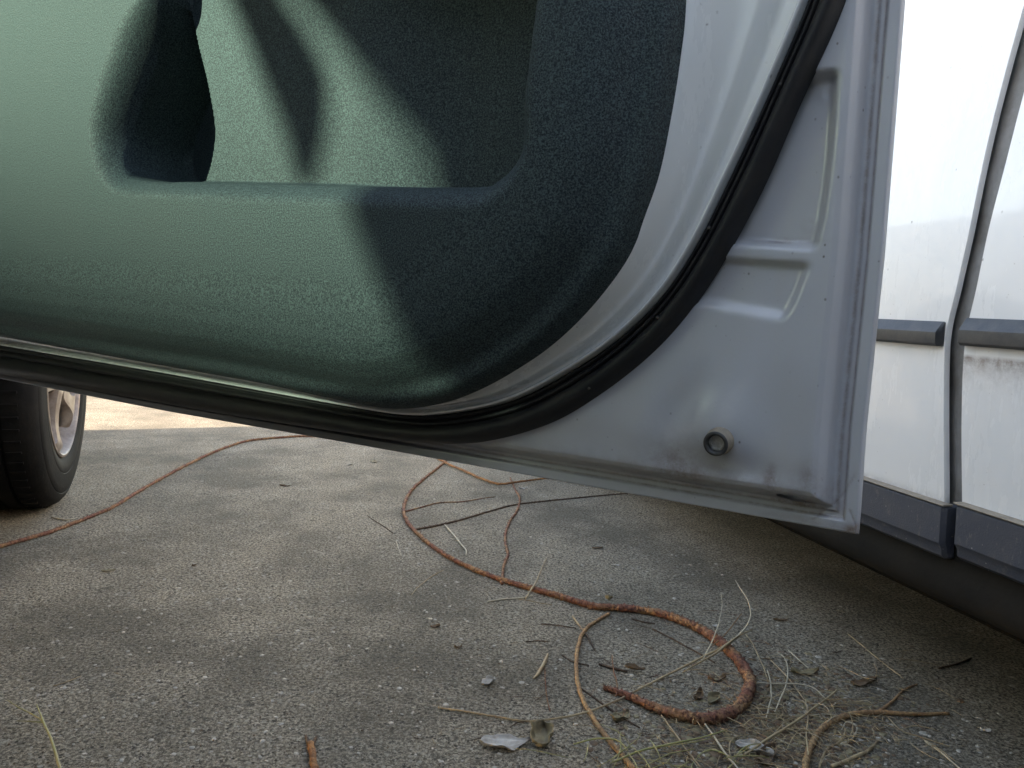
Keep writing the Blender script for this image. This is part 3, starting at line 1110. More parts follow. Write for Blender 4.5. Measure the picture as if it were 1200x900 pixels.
def copy_tree(o, parent):
    c = o.copy()
    COL.objects.link(c)
    c.parent = parent
    for ch in list(o.children):
        copy_tree(ch, c)
    return c


wheel0 = make_wheel(carB)
wheel0.location = (XW, 0.022, RW)
wheel0.rotation_euler = (0, 0, math.radians(4))
for (x, y, rz) in ((-1.95, 0.022, 0), (XW, WB - .022, math.pi), (-1.95, WB - .022, math.pi)):
    c = copy_tree(wheel0, carB)
    c.location = (x, y, RW)
    c.rotation_euler = (0, 0, rz)
for x, y in ((XW, .20), (-1.95, .20)):
    bm = bmesh.new()
    box(bm, x - .38, x + .38, .185, .20, .26, .95)
    for s in (0, 1):
        pass
    partB('wheel_liner', bm, M_DARK)

# ================================================================== CAR A : white car on the right
carA = empty('parked_car', AO, CA.ang)
tag(carA, 'white car on the right with black rub strips and blue-grey lower cladding', 'car')


def YA(a, z):
    """outward surface of car A's side"""
    z = np.asarray(z, float)
    a = np.asarray(a, float)
    y = np.where(z > 0.5, -0.22 * (z - 0.5) ** 2, -0.10 * (z - 0.5) ** 2)
    return y - 0.012 * (a / 1.0) ** 2


def edge_line(pts):
    q = sorted([(z, a) for a, z in px2(CA, pts, 0.0)])
    zz = [a for a, _ in q]
    aa = [b for _, b in q]
    t = (aa[-1] - aa[-2]) / (zz[-1] - zz[-2])
    zz.append(1.1)
    aa.append(aa[-1] + t * (1.1 - zz[-2]))
    zf_ = np.linspace(zz[0] - .05, 1.1, 400)
    af_ = np.interp(zf_, zz, aa)
    kk_ = np.hanning(41)
    kk_ /= kk_.sum()
    aa = np.convolve(np.r_[np.full(20, af_[0]), af_, np.full(20, af_[-1])], kk_, 'valid')
    zz = zf_
    return lambda z: np.interp(z, zz, aa)


edge_f = edge_line([(1180, -10), (1165, 80), (1150, 170), (1135, 270), (1119, 350), (1109, 385), (1107, 420), (1105.5, 500), (1104, 590)])
edge_r = edge_line([(1204, 10), (1190, 90), (1172, 190), (1155, 270), (1141, 350), (1131, 385), (1127, 430), (1124.5, 500), (1123, 600)])


def zline(pts):
    q = sorted(px2(CA, pts, 0.0))
    (a0, z0), (a1, z1) = q[0], q[-1]
    return lambda a: z0 + (a - a0) / (a1 - a0) * (z1 - z0)


cl_top = zline([(1016, 563), (1104, 590)])
cl_bot = zline([(1016, 628), (1108, 657)])
sill_bot = zline([(905, 612), (1200, 766)])
cl_top2 = zline([(1124, 596), (1200, 613)])
cl_bot2 = zline([(1122, 655), (1200, 688)])
st_top = zline([(1030, 378), (1106, 378)])
st_bot = zline([(1030, 404), (1106, 407)])
st2_top = zline([(1132, 378), (1200, 378)])
st2_bot = zline([(1132, 410), (1200, 413)])
print('clad', cl_top(0), cl_top(1), cl_bot(0), 'sill', sill_bot(0), sill_bot(1), 'strip', st_top(0), st_bot(0), st_top(1), st2_top(-.3), st2_bot(-.3), cl_top2(-.2), cl_bot2(-.2))
ZT = float(cl_top(0))          # one height for the whole car keeps lines true further along
ZB = float(cl_bot(0))
ZS = float(sill_bot(0))
print('edges', edge_f(.5), edge_r(.5), edge_f(.9), edge_r(.9))


def side_panel(name, eL, eR, z0, z1, mat=M_WHITE, parent=carA, fold=0.007, na=60, nz=160, under=0.0):
    """eL/eR: functions of z giving the rear and front edge in a; edges return inward"""
    zs = np.r_[z0, z0, np.linspace(z0, z1, nz)]
    zs[0] = z0
    us = np.linspace(0, 1, na)
    Zg, U = np.meshgrid(np.linspace(z0, z1, nz), us, indexing='ij')
    A0, A1 = eL(Zg), eR(Zg)
    A = A0 + (A1 - A0) * U
    Y = YA(A, Zg)
    # rounded returns at both vertical edges and the lower edge
    cols = []
    for d, i in (((-1), 0),):
        pass
    V = np.stack([A, Y, Zg], -1)

    def ret(Vedge, axis, sign):
        out = []
        for k, (dx, dy) in enumerate(((0.0, -fold), (-.0001, -.0030), (-.0016, -.0008))):
            R = Vedge.copy()
            R[:, axis] += sign * dx * -1 * 0
            R[:, 1] += dy
            if k == 2:
                R[:, axis] -= 0
            out.append(R)
        return out
    left = ret(V[:, 0], 0, 1)
    right = ret(V[:, -1], 0, -1)
    V[:, 0, 0] += 0.0012
    V[:, -1, 0] -= 0.0012
    V2 = np.concatenate([np.stack(left[:2], 1), V, np.stack(right[:2][::-1], 1)], 1)
    bot = V2[0].copy()
    bot[:, 1] -= fold
    V3 = np.concatenate([bot[None], V2], 0)
    H = V3[..., 2]
    gr = 0.45 * np.exp(-((H - z0) / 0.006) ** 2) + under * np.clip(np.exp(-(np.maximum(.459 - H, 0) / 0.016)) * (H < .462), 0, 1)
    me = gridmesh(name, V3, attrs={'grime': gr}, flip=True)
    return obj(name, me, mat, parent, smooth=55)


def const(c):
    return lambda z: np.full_like(np.asarray(z, float), c)


fdoor = side_panel('front_door', edge_f, const(1.02), ZT, 0.93)
rdoor = side_panel('rear_door', const(-0.92), edge_r, ZT - .002, 0.93, under=0.75)
wing = side_panel('front_wing', const(1.026), const(2.25), ZT, 0.90)
rq = side_panel('rear_quarter', const(-1.95), const(-0.926), ZT, 0.93)


def profile_run(name, a0, a1, prof, parent, mat, zf=None, n=14, cham=0.0, smooth=30):
    """sweep a (y,z) profile along the car; zf(a)->(bottom, top) scales the z range 0..1"""
    bm = bmesh.new()
    av = list(np.linspace(a0, a1, n))
    if cham:
        av = [a0, a0 + cham] + av[1:-1] + [a1 - cham, a1]
    rings = []
    for i, a in enumerate(av):
        zb, zt = zf(a)
        k = 0.55 if cham and (i == 0 or i == len(av) - 1) else 1.0
        rings.append([bm.verts.new((a, float(YA(a, zb + (zt - zb) * z)) + y * k, zb + (zt - zb) * (0.5 + (z - .5) * (0.93 if k < 1 else 1)))) for y, z in prof])
    m = len(prof)
    for i in range(len(rings) - 1):
        for j in range(m):
            bm.faces.new((rings[i][j], rings[i][(j + 1) % m], rings[i + 1][(j + 1) % m], rings[i + 1][j]))
    bm.faces.new(rings[0][::-1])
    bm.faces.new(rings[-1])
    bmesh.ops.recalc_face_normals(bm, faces=bm.faces)
    return obj(name, bm, mat, parent, smooth=smooth)


strip_prof = [(-.004, 0.0), (.0075, 0.0), (.0105, .10), (.0115, .34), (.0115, .56), (.0100, .64), (.0030, .96), (.0015, 1.0), (-.004, 1.0)]
zs_f = lambda a: (float(st_bot(0.0)), float(st_top(0.0)))
zs_r = lambda a: (float(st2_bot(-.15)), float(st2_top(-.15)))
a_f = CA.unproj(1107, 392)[0]
a_r = CA.unproj(1131, 392)[0]
profile_run('rub_strip', a_f, 1.0, strip_prof, fdoor, M_STRIP, zs_f, cham=.002)
profile_run('rub_strip', -0.90, a_r, strip_prof, rdoor, M_STRIP, zs_r, cham=.002)
profile_run('rub_strip', 1.05, 1.25, strip_prof, wing, M_STRIP, zs_f, cham=.002)
clad_prof = [(-.010, 0.0), (.002, 0.0), (.0075, .07), (.0085, .20), (.0125, .30), (.0125, .94), (.0095, .985), (.001, .99), (-.010, .99)]
af2, ar2 = CA.unproj(1110, 620)[0], CA.unproj(1121, 630)[0]
zc_f = lambda a: (ZB, ZT)
zc_r = lambda a: (float(cl_bot2(-.1)), float(cl_top2(-.1)))
profile_run('cladding', af2, 1.015, clad_prof, fdoor, M_CLAD, zc_f, cham=.004)
profile_run('cladding', -0.915, ar2, clad_prof, rdoor, M_CLAD, zc_r, cham=.004)
profile_run('cladding', 1.03, 1.24, clad_prof, wing, M_CLAD, zc_f, cham=.004)
lip = [(.0, 0), (.0135, 0), (.0140, .5), (.0125, 1), (.0, 1)]
profile_run('cladding_lip', af2, 1.015, lip, fdoor, M_BEIGE, lambda a: (ZT - .0008, ZT + .0012))
profile_run('cladding_lip', -0.915, ar2, lip, rdoor, M_BEIGE, lambda a: (float(cl_top2(-.1)) - .0008, float(cl_top2(-.1)) + .0012))
# sill below the doors, tucked in and turning under
V = []
for a in np.linspace(-0.95, 1.24, 30):
    row = []
    for y, z in ((-.020, ZB + .03), (-.018, ZB - .005), (-.016, ZB - .02), (-.014, ZB - .035), (-.016, ZS + .012), (-.020, ZS + .003), (-.028, ZS - .001), (-.10, ZS + .002), (-.20, ZS + .01)):
        row.append((a, float(YA(a, z)) + y + 0.012, z))
    V.append(row)
obj('sill', gridmesh('sill', np.array(V)), M_SILL, carA)
# jamb seen through the gap between the doors
V = []
for z in np.linspace(ZS + .03, 0.95, 50):
    e0, e1 = float(edge_r(z)), float(edge_f(z))
    row = [(e0 - .012, float(YA(0, z)) - .009, z), (e0 + .002, float(YA(0, z)) - .0075, z), ((e0 + e1) / 2, float(YA(0, z)) - .0085, z), (e1 - .001, float(YA(0, z)) - .012, z), (e1 + .012, float(YA(0, z)) - .014, z)]
    V.append(row)
obj('door_jamb', gridmesh('door_jamb', np.array(V)), M_GAP, carA)
# the rest of the car
WA = 1.62
def pa(name, bm, mat, smooth=35):
    return obj(name, bm, mat, carA, smooth=smooth)
pa('floor_pan', newbox(-1.9, 2.1, -WA + .12, -.14, ZS - .045, ZS + .05, .005), M_UNDER)
pa('under_car_blocker', newbox(-1.0, 1.2, -.30, -.25, .06, ZS - .046, .005), M_UNDER)  # added black bar, blocks light under the car and reads as shade
pa('cabin_wall', newbox(-1.9, 2.1, -.16, -.10, ZS + .05, .90, .005), M_DARK)
pa('far_side', newbox(-1.95, 2.25, -WA, -WA + .05, .26, .93, .02), M_WHITE)
pa('bonnet', prism([(1.05, .95), (2.20, .84), (2.26, .80), (2.26, .74), (1.05, .86)], -WA + .05, -.055, bevel=.01), M_WHITE)
pa('front_bumper', newbox(2.20, 2.36, -WA + .02, -.03, .28, .62, .04, 3), M_CLAD)
pa('rear_bumper', newbox(-2.08, -1.92, -WA + .02, -.03, .28, .62, .04, 3), M_CLAD)
pa('roof', newbox(-1.75, 0.35, -WA + .20, -.20, 1.40, 1.44, .018), M_WHITE)
pa('tailgate', newbox(-1.96, -1.90, -WA + .06, -.06, .40, 1.0, .02), M_WHITE)
bm = bmesh.new()
def quad(bm, *cs):
    bm.faces.new([bm.verts.new(c) for c in cs])
quad(bm, (1.05, -.12, .95), (1.05, -WA + .12, .95), (.36, -WA + .22, 1.42), (.36, -.22, 1.42))
pa('windscreen', bm, M_GLASS_G)
bm = bmesh.new()
quad(bm, (-.90, -.055, .94), (.98, -.065, .94), (.36, -.20, 1.40), (-.90, -.20, 1.40))
pa('side_window', bm, M_GLASS_G)
bm = bmesh.new()
quad(bm, (-1.93, -.10, 1.0), (-1.93, -WA + .10, 1.0), (-1.74, -WA + .22, 1.41), (-1.74, -.22, 1.41))
pa('rear_window', bm, M_GLASS_G)
for a, b in (((1.05, -.07, .94), (.36, -.20, 1.41)), ((-.92, -.06, .94), (-.90, -.20, 1.41)), ((0.05, -.06, .94), (.0, -.20, 1.41)), ((-1.93, -.07, .94), (-1.74, -.2, 1.41))):
    pa('pillar', tube([Vector(a), Vector(b)], .024, 8), M_WHITE)
for (x, y, rz) in ((1.62, -.04, math.pi), (-1.42, -.04, math.pi), (1.62, -WA + .04, 0), (-1.42, -WA + .04, 0)):
    c = copy_tree(wheel0, carA)
    c.location = (x, y, RW)
    c.rotation_euler = (0, 0, rz)

# ================================================================== THINGS ON THE GROUND
def gpts(px, z, n=8, wob=0.0, seed=0, arch_=None):
    """ground curve through points, smoothed; z may be a list of heights"""
    zz = z if hasattr(z, '__len__') else [z] * len(px)
    P = catmull([tuple(ground(x, y, h)) for (x, y), h in zip(px, zz)], n)
    out = []
    for i, p in enumerate(P):
        q = Vector(p)
        if wob:
            q += Vector((mnoise.noise(q * 35 + Vector((seed, 0, 0))), mnoise.noise(q * 35 + Vector((0, seed + 9, 0))), 0)) * wob
        out.append(q)
    return out


def rad_run(n, knots):
    t = np.linspace(0, 1, n)
    k = np.linspace(0, 1, len(knots))
    return list(np.interp(t, k, knots))


def recentre(o):
    """put the origin of a ground thing at its own base"""
    me = o.data
    co = np.empty(len(me.vertices) * 3)
    me.vertices.foreach_get('co', co)
    co = co.reshape(-1, 3)
    c = co.mean(0)
    c[2] = 0
    co -= c
    me.vertices.foreach_set('co', co.ravel())
    o.location = Vector(c) + o.location
    me.update()
    return o


def thorns(bm, pts, rads, n, size, seed):
    r = random.Random(seed)
    for _ in range(n):
        i = r.randrange(1, len(pts) - 1)
        p = pts[i]
        T = (pts[i + 1] - pts[i - 1]).normalized()
        side = T.cross(Vector((0, 0, 1))) * r.choice((-1, 1))
        d = (side * r.uniform(.3, 1) + Vector((0, 0, r.uniform(.1, 1.0))) + T * r.uniform(-.4, .4)).normalized()
        b = p + d * rads[i] * 0.85
        L = size * r.uniform(.5, 1.3)
        w = L * 0.34
        u = d.cross(T).normalized() * w
        v2 = T * w * 1.2
        tip = bm.verts.new(b + d * L)
        base = [bm.verts.new(b + u), bm.verts.new(b + v2), bm.verts.new(b - u), bm.verts.new(b - v2)]
        for k in range(4):
            bm.faces.new((base[k], base[(k + 1) % 4], tip))


def stem(name, px, knots, mat, label, cat, z=None, n=10, rough=.22, wob=.0015, seed=0, thorn=0, tsize=.003, parent=None, freq=150, lift=None, nseg=10):
    r0 = max(knots)
    zz = []
    for i in range(len(px)):
        f = i / (len(px) - 1) * (len(knots) - 1)
        k = int(min(f, len(knots) - 2))
        rr = knots[k] + (knots[k + 1] - knots[k]) * (f - k)
        zz.append(rr * 0.9 + (lift[i] if lift else 0) + (z or 0))
    P = gpts(px, zz, n, wob, seed)
    rr = rad_run(len(P), knots)
    bm = tube(P, rr, nseg, rough, freq=freq)
    if thorn:
        thorns(bm, P, rr, thorn, tsize, seed)
    o = obj(name, bm, mat, parent)
    if label:
        recentre(o)
        tag(o, label, cat)
    return o


LEFT_STEM = stem('vine_stem', [(-40, 652), (0, 640), (32, 631), (62, 622), (96, 609), (130, 595), (160, 577), (190, 560), (222, 543), (252, 529), (280, 519), (300, 515), (330, 512.5), (356, 511), (400, 512), (450, 514)],
     [.0042, .0042, .0040, .0042, .0038, .0036, .0034], M_STEM, 'long red-brown vine stem lying beside the tyre and running under the door', 'vine', thorn=150, tsize=.0042, seed=3, rough=.34, n=16)
MAIN = [(560, 500), (530, 532), (518, 544), (498, 560), (480, 577), (473, 598), (480, 615), (497, 632), (525, 652), (560, 669), (600, 683), (640, 694), (670, 703), (694, 710), (715, 712), (745, 714), (770, 718), (795, 726), (820, 737), (842, 751), (860, 768), (874, 785), (879, 803), (872, 822), (855, 836), (830, 842), (805, 840), (780, 834), (755, 824), (730, 813), (708, 806)]
mroot = empty('bent_vine', ground(700, 712), 0)
tag(mroot, 'thick red-brown vine looping into a big curl at its lower right', 'vine')


def child_stem(name, px, knots, mat, label=None, **k):
    o = stem(name, px, knots, mat, None, None, **k)
    o.parent = mroot
    o.matrix_parent_inverse = Matrix.Translation(-mroot.location)
    if label:
        o['label'] = label
    return o


child_stem('main_stem', MAIN, [.0030, .0032, .0036, .0039, .0041, .0044, .0049, .0054, .0058, .0062, .0067, .0072, .0075, .0076, .0072, .0064, .0052, .0032], M_STEM, rough=.42, seed=11, thorn=520, tsize=.0040, n=22, nseg=14, freq=210)
child_stem('side_branch', [(598, 560), (604, 574), (609, 584), (606, 598), (597, 612), (592, 627), (593, 640), (595, 650), (591, 660), (589, 672), (588, 684)], [.0024, .0024, .0026, .0026, .0028], M_STEM, seed=5, thorn=60, tsize=.0035, rough=.36, n=16)
child_stem('dark_branch', [(484, 621), (500, 618), (515, 615), (540, 609), (570, 600), (600, 592), (630, 588), (660, 585), (700, 581), (735, 578)], [.0026, .0022, .0020, .0018, .0013], M_STEMD, seed=6, thorn=110, tsize=.003, rough=.34, n=16, label='thin dark branch leaving the vine to the right')
child_stem('thin_shoot', [(472, 600), (495, 594), (515, 589), (540, 588), (560, 585), (580, 582)], [.0018, .0014, .0008], M_STEM, seed=7)
stem('orange_stem', [(500, 528), (522, 542), (545, 552), (565, 561), (585, 567), (605, 565), (635, 561), (680, 556)], [.0030, .0034, .0034, .0030, .0024], M_STEMO, 'smooth orange stem forking just under the door edge', 'stem', seed=8, z=.003)
stem('tan_stem', [(714, 719), (700, 727), (686, 738), (678, 756), (675, 778), (677, 800), (684, 822), (697, 845), (714, 868), (735, 893), (755, 915)], [.0026, .0028, .0028, .0030, .0032, .0034], M_STEMT, 'smooth tan stem bending down from the red vine to the bottom edge', 'stem', seed=9, rough=.1)
broot = empty('rooted_stem', ground(1000, 836), 0)
tag(broot, 'light brown stem arching out of the straw at the bottom right', 'stem')
for nm, px, kn, mt, lb in (('main_stem', [(938, 925), (944, 900), (950, 875), (962, 856), (980, 843), (1005, 836), (1035, 835), (1070, 837), (1112, 836)], [.0036, .0040, .0040, .0036, .0030, .0020], M_STEMT, None),
                           ('side_branch', [(1028, 835), (1045, 823), (1060, 808), (1075, 802)], [.0022, .0016, .001], M_STEMT, None),
                           ('root_fibre', [(975, 898), (1000, 888), (1015, 880), (1029, 869)], [.0022, .0022, .0015], M_STRAW, None),
                           ('root_fibre', [(960, 900), (968, 880), (985, 868), (990, 855), (978, 848)], [.0014, .0014, .001], M_STRAW, None),
                           ('root_fibre', [(985, 872), (1000, 866), (1004, 852), (992, 846), (985, 856)], [.0012, .0012, .0008], M_STRAWP, None)):
    o = stem(nm, px, kn, mt, None, None, seed=13, rough=.15)
    o.parent = broot
    o.matrix_parent_inverse = Matrix.Translation(-broot.location)

# broken stub, bottom
sroot = empty('twig_stub', ground(366, 885), 0)
tag(sroot, 'short broken twig with a dark split end at the bottom edge', 'twig')
for nm, px, kn, mt, lf in (('broken_stub', [(372, 925), (370, 905), (367, 888), (364, 872)], [.0034, .0036, .0040, .0042], M_STEMO, None),
                           ('split_end', [(364, 874), (361, 868), (359, 862)], [.003, .0022, .0012], M_STEMD, None),
                           ('split_end', [(366, 874), (369, 868), (371, 863)], [.003, .0022, .0012], M_STEMD, None)):
    o = stem(nm, px, kn, mt, None, None, seed=4, rough=.3, lift=lf)
    o.parent = sroot
    o.matrix_parent_inverse = Matrix.Translation(-sroot.location)

# grass blade, bottom left
groot = empty('grass_sprig', ground(70, 900), 0)
tag(groot, 'yellow-green forked grass blade at the bottom left corner', 'grass blade')
for px, kn, lf in (([(72, 912), (68, 893), (60, 868), (51, 847), (42, 826)], [.0016, .0015, .0012, .0006], [0, .004, .008, .012, .016]),
                   ([(50, 846), (38, 838), (22, 829), (8, 820)], [.0009, .0008, .0004], [.010, .010, .012, .012]),
                   ([(50, 847), (36, 846), (20, 845)], [.0008, .0007, .0004], [.010, .010, .010])):
    o = stem('blade', px, kn, M_GRASS, None, None, rough=.05, lift=lf, nseg=6)
    o.parent = groot
    o.matrix_parent_inverse = Matrix.Translation(-groot.location)

STRAWS = [
 ('straw', [(513, 829), (535, 832), (560, 836), (590, 841), (617, 845), (650, 842), (685, 835), (720, 822), (752, 806), (790, 787), (825, 769), (850, 756), (870, 742)], [.0012, .0013, .0014, .0016, .0018], M_STRAW, 'very long tan straw sweeping from the pale leaf across the tan stem', 'straw', [.001] * 5 + [.003] * 4 + [.010, .013, .014, .012]),
 ('straw', [(862, 680), (868, 690), (876, 703), (880, 718), (876, 732), (862, 748), (850, 758)], [.0006, .001, .0013, .0015], M_STRAWP, 'curved pale straw rising from the shoulder of the vine loop', 'straw', [.02, .018, .016, .015, .015, .014, .013]),
 ('straw', [(845, 694), (846, 712), (841, 735), (832, 757), (824, 772)], [.0006, .0009, .001], M_STRAWP, 'thin upright pale straw crossing behind the top of the vine loop', 'straw', [.014] * 5),
 ('straw', [(869, 719), (858, 733), (846, 747), (835, 757)], [.0007, .0009, .0008], M_STEMT, 'short reddish straw inside the fork above the vine loop', 'straw', [.01] * 4),
 ('straw', [(882, 738), (868, 744), (852, 755), (838, 766), (820, 776), (800, 788)], [.0008, .0014, .0016, .0014, .0008], M_STRAW, 'frayed tan straw lying over the vine loop', 'straw', [.012, .014, .016, .016, .010, .004]),
 ('straw', [(874, 743), (884, 758), (893, 778), (900, 796)], [.0008, .001, .0007], M_STRAW, 'yellow straw slanting down right of the vine loop', 'straw', [.006] * 4),
 ('straw', [(899, 770), (915, 767), (923, 780), (922, 800), (914, 820), (908, 834)], [.0007, .0009, .001, .0008], M_STRAWP, 'hooked pale straw with a rounded top in the straw heap', 'straw', [.006] * 6),
 ('straw', [(900, 770), (915, 785), (930, 803), (944, 822)], [.001, .0012, .001], M_STRAW, 'straight yellow straw through the middle of the straw heap', 'straw', [.005] * 4),
 ('straw', [(886, 800), (910, 801), (940, 802), (955, 807), (965, 817)], [.0008, .001, .0009, .0006], M_STRAWP, 'nearly level pale straw with a drooping right end', 'straw', [.007] * 5),
 ('straw', [(982, 808), (962, 824), (938, 842), (915, 857), (895, 869), (872, 885)], [.0011, .0014, .0015, .0016, .0014], M_STRAW, 'long straight tan straw pointing from the heap to the bottom edge', 'straw', [.006] * 6),
 ('straw', [(994, 743), (1010, 756), (1030, 773), (1050, 788), (1058, 795)], [.0008, .0011, .0011, .0007], M_STRAW, 'lone straight straw in the shade under the right-hand car', 'straw', None),
 ('straw', [(1040, 840), (1056, 856), (1080, 864), (1113, 875)], [.0008, .001, .0009], M_STRAW, 'bent thin straw below the arching brown stem', 'straw', None),
 ('straw', [(924, 762), (935, 772), (948, 783)], [.001, .0011, .0008], M_STRAWP, 'short pale straw at the top of the straw heap', 'straw', [.004] * 3),
 ('straw', [(899, 785), (903, 800), (904, 815), (901, 830), (897, 842)], [.0006, .001, .001, .0007], M_STRAWP, 'short upright pale straw just right of the vine loop', 'straw', [.006] * 5),
 ('straw', [(944, 820), (947, 840), (945, 860), (947, 885)], [.001, .001, .0009], M_STRAW, 'vertical straw dropping to the arching stem', 'straw', [.006] * 4),
 ('straw', [(1084, 868), (1100, 880), (1116, 893), (1130, 905)], [.0012, .0013, .0011], M_STRAWP, 'pale straw near the bottom right corner', 'straw', None),
 ('straw', [(521, 615), (530, 625), (540, 637), (546, 645), (546, 651)], [.0016, .0018, .0016, .001], M_STRAWP, 'flat cream straw leaning on the vine below its dark branch', 'straw', [.002] * 5),
 ('straw', [(571, 705), (590, 702), (608, 701), (624, 698)], [.0012, .0015, .0014, .0008], M_STRAWP, 'short pale straw lying just below the middle of the vine', 'straw', None),
 ('straw', [(640, 655), (634, 668), (628, 682), (622, 692), (616, 702)], [.0008, .0013, .0015, .0012], M_STRAW, 'tan straw laid across the middle of the vine', 'straw', [.002, .006, .010, .010, .003]),
 ('straw', [(608, 702), (630, 706), (648, 709)], [.0007, .0008, .0006], M_STRAW, 'hair-thin straw just under the middle of the vine', 'straw', None),
 ('straw', [(642, 766), (638, 776), (631, 789), (625, 795)], [.0012, .0026, .0024, .001], M_STRAW, 'short thick yellow straw splinter alone on the concrete', 'straw', None),
 ('straw', [(520, 668), (505, 676), (490, 688), (482, 697)], [.0006, .0009, .0006], M_STRAW, 'thin faint straw left of the vine bend', 'straw', None),
 ('straw', [(464, 634), (467, 643), (470, 652)], [.0010, .0011, .0007], M_STRAWP, 'tiny pale straw left of the vine bend', 'straw', None),
 ('straw', [(62, 804), (78, 799), (95, 792)], [.0007, .0009, .0006], M_STRAW, 'faint straw alone on bare concrete at the lower left', 'straw', None),
 ('twig', [(430, 604), (442, 612), (453, 619), (461, 625)], [.0008, .0012, .0009], M_STEMD, 'short dark twig left of the vine bend', 'twig', None),
 ('twig', [(60, 606), (75, 609), (88, 608)], [.0016, .0018, .001], M_STRAWP, 'short greyish twig touching the long stem by the tyre', 'twig', None),
 ('twig', [(659, 768), (672, 776), (690, 780)], [.0012, .0013, .0008], M_STEMD, 'small dark twig left of the tan stem', 'twig', None),
 ('twig', [(702, 778), (718, 783), (735, 787)], [.0018, .0022, .0016], M_STEMD, 'dark twig with a curled leaf inside the vine loop', 'twig', None),
 ('twig', [(765, 737), (785, 747), (805, 758), (825, 769), (838, 777)], [.0012, .0014, .0013, .0010], M_STEMD, 'straight dark twig inside the vine loop, nearly touching its top', 'twig', None),
 ('twig', [(740, 725), (755, 729), (768, 731)], [.0011, .0013, .0008], M_STEMD, 'short dark twig just below the vine crown', 'twig', None),
 ('twig', [(671, 722), (678, 731), (684, 740)], [.0014, .0016, .001], M_STRAW, 'small tan twig by the top of the tan stem', 'twig', None),
 ('twig', [(686, 742), (692, 752), (697, 762)], [.0018, .0018, .001], M_STEMD, 'small brown twig tucked inside the bend of the tan stem', 'twig', None),
 ('twig', [(634, 731), (655, 733), (676, 736)], [.0008, .0009, .0006], M_STEMD, 'thin grey twig left of the tan stem top', 'twig', None),
 ('twig', [(616, 752), (630, 751), (644, 752)], [.0008, .0009, .0006], M_STEMD, 'thin dark twig above the yellow splinter', 'twig', None),
 ('twig', [(717, 768), (719, 785), (723, 800), (722, 816)], [.0008, .0010, .0008], M_STEM, 'thin upright reddish twig inside the vine loop', 'twig', [.004] * 4),
 ('twig', [(638, 783), (639, 800), (641, 818), (645, 834)], [.0007, .0008, .0006], M_STEM, 'thin reddish twig above the curled leaf', 'twig', None),
 ('twig', [(1100, 783), (1120, 778), (1138, 771)], [.0012, .0014, .0008], M_STEMD, 'dark twig in the deep shade at the right', 'twig', None),
 ('twig', [(680, 806), (700, 820), (725, 838), (750, 853)], [.0012, .0014, .0014, .001], M_STEMD, 'dark twig under the tail of the vine loop', 'twig', None),
 ('grass_sprig', [(672, 872), (690, 867), (706, 865), (724, 868), (736, 880)], [.0009, .0012, .0012, .0006], M_GRASS, 'arched yellow grass blade left of the grass at the bottom', 'grass blade', [.004, .008, .010, .010, .008]),
 ('grass_sprig', [(718, 893), (750, 880), (785, 872), (820, 865), (850, 856)], [.0012, .0013, .0012, .0007], M_GRASS, 'long green grass blade lying flat across the bottom', 'grass blade', [.008] * 5),
 ('grass_sprig', [(822, 900), (805, 880), (790, 858), (775, 838)], [.0010, .0012, .0012, .0007], M_STRAW, 'dry blade slanting up left under the vine loop', 'grass blade', [.006] * 4),
 ('grass_sprig', [(868, 905), (852, 885), (838, 865), (826, 848)], [.0012, .0014, .0013, .0008], M_STRAWP, 'pale dry blade leaning against the underside of the vine loop', 'grass blade', [.006] * 4),
]
for i, (nm, px, kn, mt, lb, cat, lf) in enumerate(STRAWS):
    stem(nm, px, kn, mt, lb, cat, n=6, rough=.12, wob=.0008, seed=20 + i, lift=lf, nseg=6)


def leaf(px, py, L, Wd, yaw, mat, label=None, curl=1.0, seed=0, fold=0.3, lift=0.0, name='dead_leaf'):
    """curled, torn leaf blade lying on the ground"""
    r = np.random.default_rng(seed)
    nu, nv = 26, 18
    U, Vv = np.meshgrid(np.linspace(0, 1, nu), np.linspace(-1, 1, nv), indexing='ij')
    prof = np.sin(np.pi * np.clip(U, 0, 1) ** 0.8) ** 0.7
    ph = r.uniform(0, 6, 6)
    prof = prof * (1 + 0.16 * np.sin(9 * U + ph[0]) + 0.10 * np.sin(21 * U + ph[1]) * np.sign(Vv))
    X = (U - .5) * L
    Y = Vv * prof * Wd / 2
    curl *= 0.6
    Z = curl * (0.30 * Wd * (np.abs(Vv) ** 2) * (1 + .6 * np.sin(5 * U + ph[2])) + 0.25 * L * (U - .5) ** 2 * 1.6)
    Z += 0.05 * Wd * np.sin(14 * U + ph[3]) * Vv + 0.04 * Wd * np.sin(9 * Vv + ph[4] + 6 * U)
    Y = Y * (1 - 0.35 * curl * np.abs(Vv))
    Y += fold * Wd * 0.3 * np.sin(3 * U + ph[5])
    P = np.stack([X, Y, Z], -1)
    a = yaw
    Rm = np.array([[math.cos(a), -math.sin(a), 0], [math.sin(a), math.cos(a), 0], [0, 0, 1]])
    P = P @ Rm.T
    P[..., :2] *= 1.25
    P[..., 2] -= P[..., 2].min() - 0.0006 - lift
    me = gridmesh(name, P)
    o = obj(name, me, mat)
    sm = o.modifiers.new('thick', 'SOLIDIFY')
    sm.thickness = 0.0004
    o.location = ground(px, py)
    if label:
        tag(o, label, 'dead leaf')
    return o


